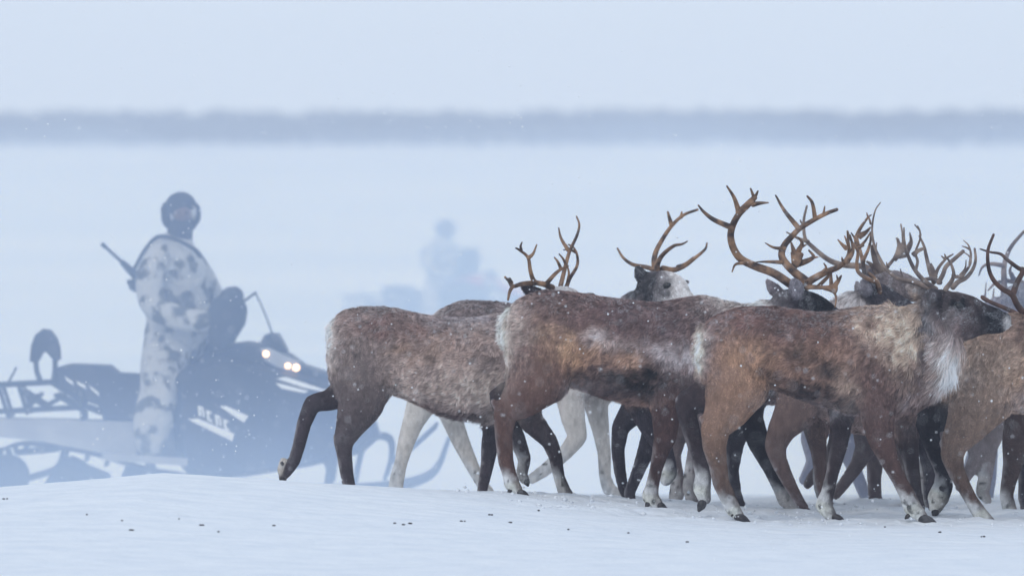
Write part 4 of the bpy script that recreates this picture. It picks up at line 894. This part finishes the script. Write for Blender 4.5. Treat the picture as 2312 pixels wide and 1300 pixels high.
def body_chain(pts, n=6):
    rows = [[*q3(a, b, y), r * 1.06 * D1 / FP, r * 1.06 * D1 / FP * fl] for a, b, y, r, fl in pts]
    a = catmull(rows, n); return dict(p=a[:, :3], r=a[:, 3], rd=a[:, 4], c=np.zeros((len(a), 3)), kind='torso')
def rider(label):
    base = (QX(360), D1, QZ(1040))
    R = root('person', base, label, 'person', 'riders standing on snowmobiles'); made = []
    def B(o): made.append(o); return o
    ch = [
      body_chain([(392, 768, 0, 66, .75), (402, 730, 0, 68, .72), (400, 690, 0, 70, .75), (395, 640, 0, 72, .85), (392, 595, 0, 66, 1.0), (398, 560, 0, 50, 1.1), (405, 535, 0, 30, .9)]),
      # near arm forward to the bar
      body_chain([(360, 580, -.20, 28, 1), (342, 630, -.27, 30, .95), (352, 685, -.30, 29, .95), (395, 712, -.34, 27, .95), (450, 722, -.36, 25, .95), (492, 722, -.36, 20, .9)]),
      body_chain([(425, 580, .20, 26, 1), (455, 630, .28, 28, .95), (478, 670, .34, 24, .95), (505, 700, .36, 20, .9)]),
      # legs: near one straight on the running board, far one bent with the knee on the seat
      body_chain([(385, 770, -.10, 56, .8), (372, 830, -.20, 50, .9), (365, 885, -.30, 43, .9), (352, 940, -.36, 43, .9), (346, 985, -.38, 37, .9), (350, 1010, -.38, 30, .9)]),
      body_chain([(420, 770, .12, 54, .8), (440, 820, .22, 46, .85), (440, 880, .28, 38, .85), (420, 950, .34, 36, .85), (410, 1005, .36, 30, .85)]),
      body_chain([(406, 540, 0, 22, .9), (409, 510, 0, 22, .95), (411, 485, 0, 31, .85), (410, 470, 0, 31, .85)]),
    ]
    me = remesh_body(ch, .014); me.materials.clear(); me.materials.append(M['camo']); me.name = 'body'
    bo = bpy.data.objects.new('body', me); COL.objects.link(bo); bo.parent = R; B(bo)
    for (bx, by, s) in [(352, 1018, -.38), (412, 1018, .36)]:
        mb = MB(); mb.tube([q3(bx - 22, by + 4, s), q3(bx, by + 2, s), q3(bx + 32, by + 6, s), q3(bx + 48, by + 9, s)], [.055, .07, .06, .04], 12, .85)
        B(mb.build('boot', M['hat'], R))
    # fleece-lined cap with ear flaps, face, neck gaiter
    mb = MB(); mb.ell(q3(408, 466, .02), (.108, .125, .100), 18)
    mb.tube([q3(378, 470, -.01), q3(379, 498, 0), q3(384, 515, 0)], [.045, .042, .02], 10); mb.tube([q3(438, 470, .06), q3(440, 492, .05), q3(432, 515, .04)], [.04, .038, .02], 10)
    B(mb.build('cap', M['hat'], R))
    mb = MB(); mb.ell(q3(413, 484, -.065), (.062, .055, .060), 18); mb.ell(q3(418, 486, -.125), (.012, .016, .018), 10)
    mb.tube([q3(406, 495, -.115), q3(414, 497, -.12), q3(422, 495, -.115)], .006, 6)
    f = B(mb.build('face', M['face'], R))
    for ex in (406, 423): B(MB().ell(q3(ex, 480, -.117), (.010, .006, .007), 10).build('eye', M['eye'], f))
    mb = MB(); mb.tube([q3(404, 540, 0), q3(408, 520, -.02), q3(412, 502, -.03)], [.095, .085, .075], 14); B(mb.build('gaiter', M['hat'], R))
    for (hx, hy, s) in [(500, 722, -.36), (510, 706, .37)]:
        mb = MB(); c = q3(hx, hy, s); mb.ell(c, (.055, .05, .045), 12)
        for k in range(4): mb.tube([c + [.02, -.035 + k * .022, .03], c + [.06, -.035 + k * .022, .02], c + [.07, -.035 + k * .022, -.015], c + [.045, -.035 + k * .022, -.03]], [.014, .013, .012, .009], 8)
        mb.tube([c + [.0, -.05, .0], c + [.04, -.06, -.02], c + [.06, -.05, -.03]], [.015, .013, .01], 8)
        B(mb.build('glove', M['mitt'], R))
    for o in made: shift(o, base)
    # slung rifle, its own thing
    G = root('rifle', tuple(q3(320, 640, -.16)), 'dark rifle slung across the back of the nearer rider', 'rifle') if 'nearer' in label or True else None
    gm = []
    y = -.22
    mb = MB(); mb.tube([q3(237, 553, y), q3(285, 597, y)], [.011, .012], 10, n=1); mb.tube([q3(236, 552, y), q3(241, 557, y)], .015, 10, n=1); gm.append(mb.build('barrel', M['steel'], G))
    mb = MB(); mb.tube([q3(280, 592, y), q3(300, 612, y), q3(325, 636, y), q3(345, 662, y)], [.020, .028, .036, .04], 10, .7); mb.tube([q3(322, 628, y), q3(318, 650, y), q3(300, 645, y)], [.04, .035, .025], 10, .6); gm.append(mb.build('receiver', M['steel'], G))
    mb = MB(); mb.prism(poly([(290, 632), (310, 628), (335, 650), (328, 668), (302, 652), (290, 640)]), D1 + y - .02, D1 + y + .02, .1); gm.append(mb.build('magazine', M['steel'], G, False))
    mb = MB(); mb.tube([q3(308, 605, y), q3(330, 565, y + .0), q3(352, 538, -.10), q3(375, 534, -.16), q3(410, 545, -.23), q3(440, 562, -.22), q3(455, 580, -.16)], .014, 8, .5); gm.append(mb.build('sling', M['steel'], G))
    for o in gm: shift(o, G.location)
    return R, G
rid1, gun1 = rider('person in white snow camouflage and dark cap riding the nearer snowmobile')

# the second party, farther back: copies
D2 = 107.0
def copy_tree(o, parent=None):
    if parent is not None and parent.name.startswith('snowmobile') and o.name.startswith('backrest'): return
    c = o.copy(); COL.objects.link(c); c.parent = parent
    for k in list(o.children): copy_tree(k, c)
    return c
snow2 = copy_tree(snow1); snow2['label'] = 'faint distant snowmobile with a reddish front beyond the herd'
bx = (1010 - CX) / FP * D2
snow2.location = (bx, D2, gz1(bx, D2) - .02); snow2.rotation_euler = (0, 0, math.radians(-8))
for c in snow2.children:
    if c.name.startswith('hood') or c.name.startswith('side_panel'):
        c.material_slots[0].link = 'OBJECT'; c.material_slots[0].material = M['red'] if c.name.startswith('hood') else M['black']
for c in snow2.children_recursive:
    if c.name.startswith('bulb'): c.material_slots[0].link = 'OBJECT'; c.material_slots[0].material = M['lens']
def rel(o, s0, s1, ang):
    v = Vector(o.location) - Vector(s0.location); a = ang
    return Vector(s1.location) + Vector((v.x * math.cos(a) - v.y * math.sin(a), v.x * math.sin(a) + v.y * math.cos(a), v.z))
rid2 = copy_tree(rid1); rid2['label'] = 'distant person, a pale blur on the farther snowmobile'
rid2.location = rel(rid1, snow1, snow2, math.radians(-8)); rid2.rotation_euler = (0, 0, math.radians(-8)); rid2.scale = (1.08, 1, .86)

# ------------------------------------------------------------------ falling snow
def flakes():
    n = 8500
    d = 12 + 42 * rng.random(n) ** .75
    X = rng.uniform(-.085, .085, n) * d; Z = H + rng.uniform(-.045, .034, n) * d
    keep = Z > terrain(X, d) + .02
    d, X, Z = d[keep], X[keep], Z[keep]; n = len(d)
    r = .0012 + .0030 * rng.random(n) ** 1.8 * np.clip(d / 40, .35, 1)
    ico = np.array([(1, 0, 0), (-1, 0, 0), (0, 1, 0), (0, -1, 0), (0, 0, 1), (0, 0, -1)], float)
    f = np.array([(0, 2, 4), (2, 1, 4), (1, 3, 4), (3, 0, 4), (2, 0, 5), (1, 2, 5), (3, 1, 5), (0, 3, 5)])
    st = 1 + rng.random((n, 1, 3)) * .7
    V = (np.column_stack([X, d, Z])[:, None] + ico[None] * r[:, None, None] * st).reshape(-1, 3)
    Fq = (np.arange(n)[:, None, None] * 6 + f[None]).reshape(-1, 3)
    return mesh_np('falling_snow', V, Fq.astype(np.int32), M['flake'])
tag(flakes(), 'fine snowflakes drifting in the air around the herd', 'snowflakes', kind='stuff')

def clods():
    n = 800
    X = rng.normal(1.3, 1.1, n); d = 39.4 + 3.2 * rng.random(n) ** 1.1
    keep = (X > -.3) & (X < 4); X = X[keep]; d = d[keep]; n = len(X)
    r = .002 + .011 * rng.random(n) ** 3.5; Z = terrain(X, d) + r * .3 + (rng.random(n) < .12) * rng.random(n) * .10
    ico = np.array([(1, 0, 0), (-1, 0, 0), (0, 1, 0), (0, -1, 0), (0, 0, 1), (0, 0, -1)], float)
    f = np.array([(0, 2, 4), (2, 1, 4), (1, 3, 4), (3, 0, 4), (2, 0, 5), (1, 2, 5), (3, 1, 5), (0, 3, 5)])
    V = (np.column_stack([X, d, Z])[:, None] + ico[None] * r[:, None, None] * (.7 + .8 * rng.random((n, 6, 1)))).reshape(-1, 3)
    return mesh_np('snow_crumbs', V, (np.arange(n)[:, None, None] * 6 + f[None]).reshape(-1, 3).astype(np.int32), M['snow'], smooth=True)
tag(clods(), 'crumbs of snow kicked up round the hooves', 'snow crumbs', kind='stuff')

# ------------------------------------------------------------------ air
def volume_mat(name, dens, col, an=.2):
    m = bpy.data.materials.new(name); m.use_nodes = True; t = m.node_tree; t.nodes.remove(t.nodes["Principled BSDF"])
    v = t.nodes.new("ShaderNodeVolumePrincipled"); v.inputs["Density"].default_value = dens; v.inputs["Color"].default_value = (*col, 1); v.inputs["Anisotropy"].default_value = an; v.inputs["Absorption Color"].default_value = (1, 1, 1, 1)
    t.links.new(v.outputs[0], t.nodes["Material Output"].inputs["Volume"]); return m
def box(name, lo, hi, m):
    v = [(x, y, z) for x in (lo[0], hi[0]) for y in (lo[1], hi[1]) for z in (lo[2], hi[2])]
    return mesh_np(name, v, [(0, 1, 3, 2), (4, 6, 7, 5), (0, 4, 5, 1), (2, 3, 7, 6), (0, 2, 6, 4), (1, 5, 7, 3)], m, smooth=False)
tag(box('haze', (-430, -65, -3), (430, 1720, 42), volume_mat('haze', .00095, (.74, .83, 1))), 'pale snowy haze filling the air', 'haze', kind='stuff')
def drift(name, d0, d1, dens, top0, top1, seed, x0=-48, x1=48, nxx=385):
    """a bank of wind-blown snow: thick below, thinning to nothing at its wavy top"""
    xs = np.linspace(x0, x1, nxx); zs = np.linspace(0, 1, 14)
    V = []; nz = len(zs)
    for side in (-1, 1):
        for i, x in enumerate(xs):
            q = np.array([[x, seed, 0.]]); k = float(fbm(q, .35, seed, 3)[0]) - .5; k2 = float(fbm(q, .9, seed + 5, 2)[0]) - .5
            tp = top1 + k * .5 + k2 * .2; e = min(1, min(x - x0 + .01, x1 + .01 - x) / ((x1 - x0) * .12))
            for t in zs:
                z = -.8 + (tp + .8) * t
                s = 1 - sstep(top0 + k * .3, tp, z) if True else 1
                th = (d1 - d0) / 2 * float(s) * e * (1 + .5 * k + .45 * k2) * (.9 + .5 * (1 - float(sstep(-.3, .7, z)))) + .002
                V.append((x, (d0 + d1) / 2 + side * th, z))
    V = np.array(V); nx_ = len(xs); f = []
    I = lambda s, i, j: s * nx_ * nz + i * nz + j
    for i in range(nx_ - 1):
        for j in range(nz - 1):
            f.append((I(0, i, j), I(0, i + 1, j), I(0, i + 1, j + 1), I(0, i, j + 1))); f.append((I(1, i, j), I(1, i, j + 1), I(1, i + 1, j + 1), I(1, i + 1, j)))
        f.append((I(0, i, 0), I(1, i, 0), I(1, i + 1, 0), I(0, i + 1, 0))); f.append((I(0, i, nz - 1), I(0, i + 1, nz - 1), I(1, i + 1, nz - 1), I(1, i, nz - 1)))
    for j in range(nz - 1):
        f.append((I(0, 0, j), I(0, 0, j + 1), I(1, 0, j + 1), I(1, 0, j))); f.append((I(0, nx_ - 1, j), I(1, nx_ - 1, j), I(1, nx_ - 1, j + 1), I(0, nx_ - 1, j + 1)))
    return mesh_np(name, V, f, volume_mat(name, dens, (.50, .66, 1)), smooth=False)
tag(drift('blowing_snow', 46.6, 51.2, .143, 1.7, 2.35, 3), 'bank of wind-blown snow between the herd and the nearer snowmobile', 'blowing snow', kind='stuff')
tag(drift('blowing_snow', 44.6, 46.3, .27, -.1, .85, 21, -7, 4, 110), 'low swirl of blown snow at the foot of the nearer snowmobile', 'blowing snow', kind='stuff')
tag(drift('blowing_snow', 62, 78, .10, 1.6, 2.5, 9), 'bank of wind-blown snow in front of the distant snowmobile', 'blowing snow', kind='stuff')
tag(drift('blowing_snow', 43.55, 44.1, .55, .7, 2.0, 5, .9, 9, 60), 'low drift of wind-blown snow among the rearmost reindeer on the right', 'blowing snow', kind='stuff')
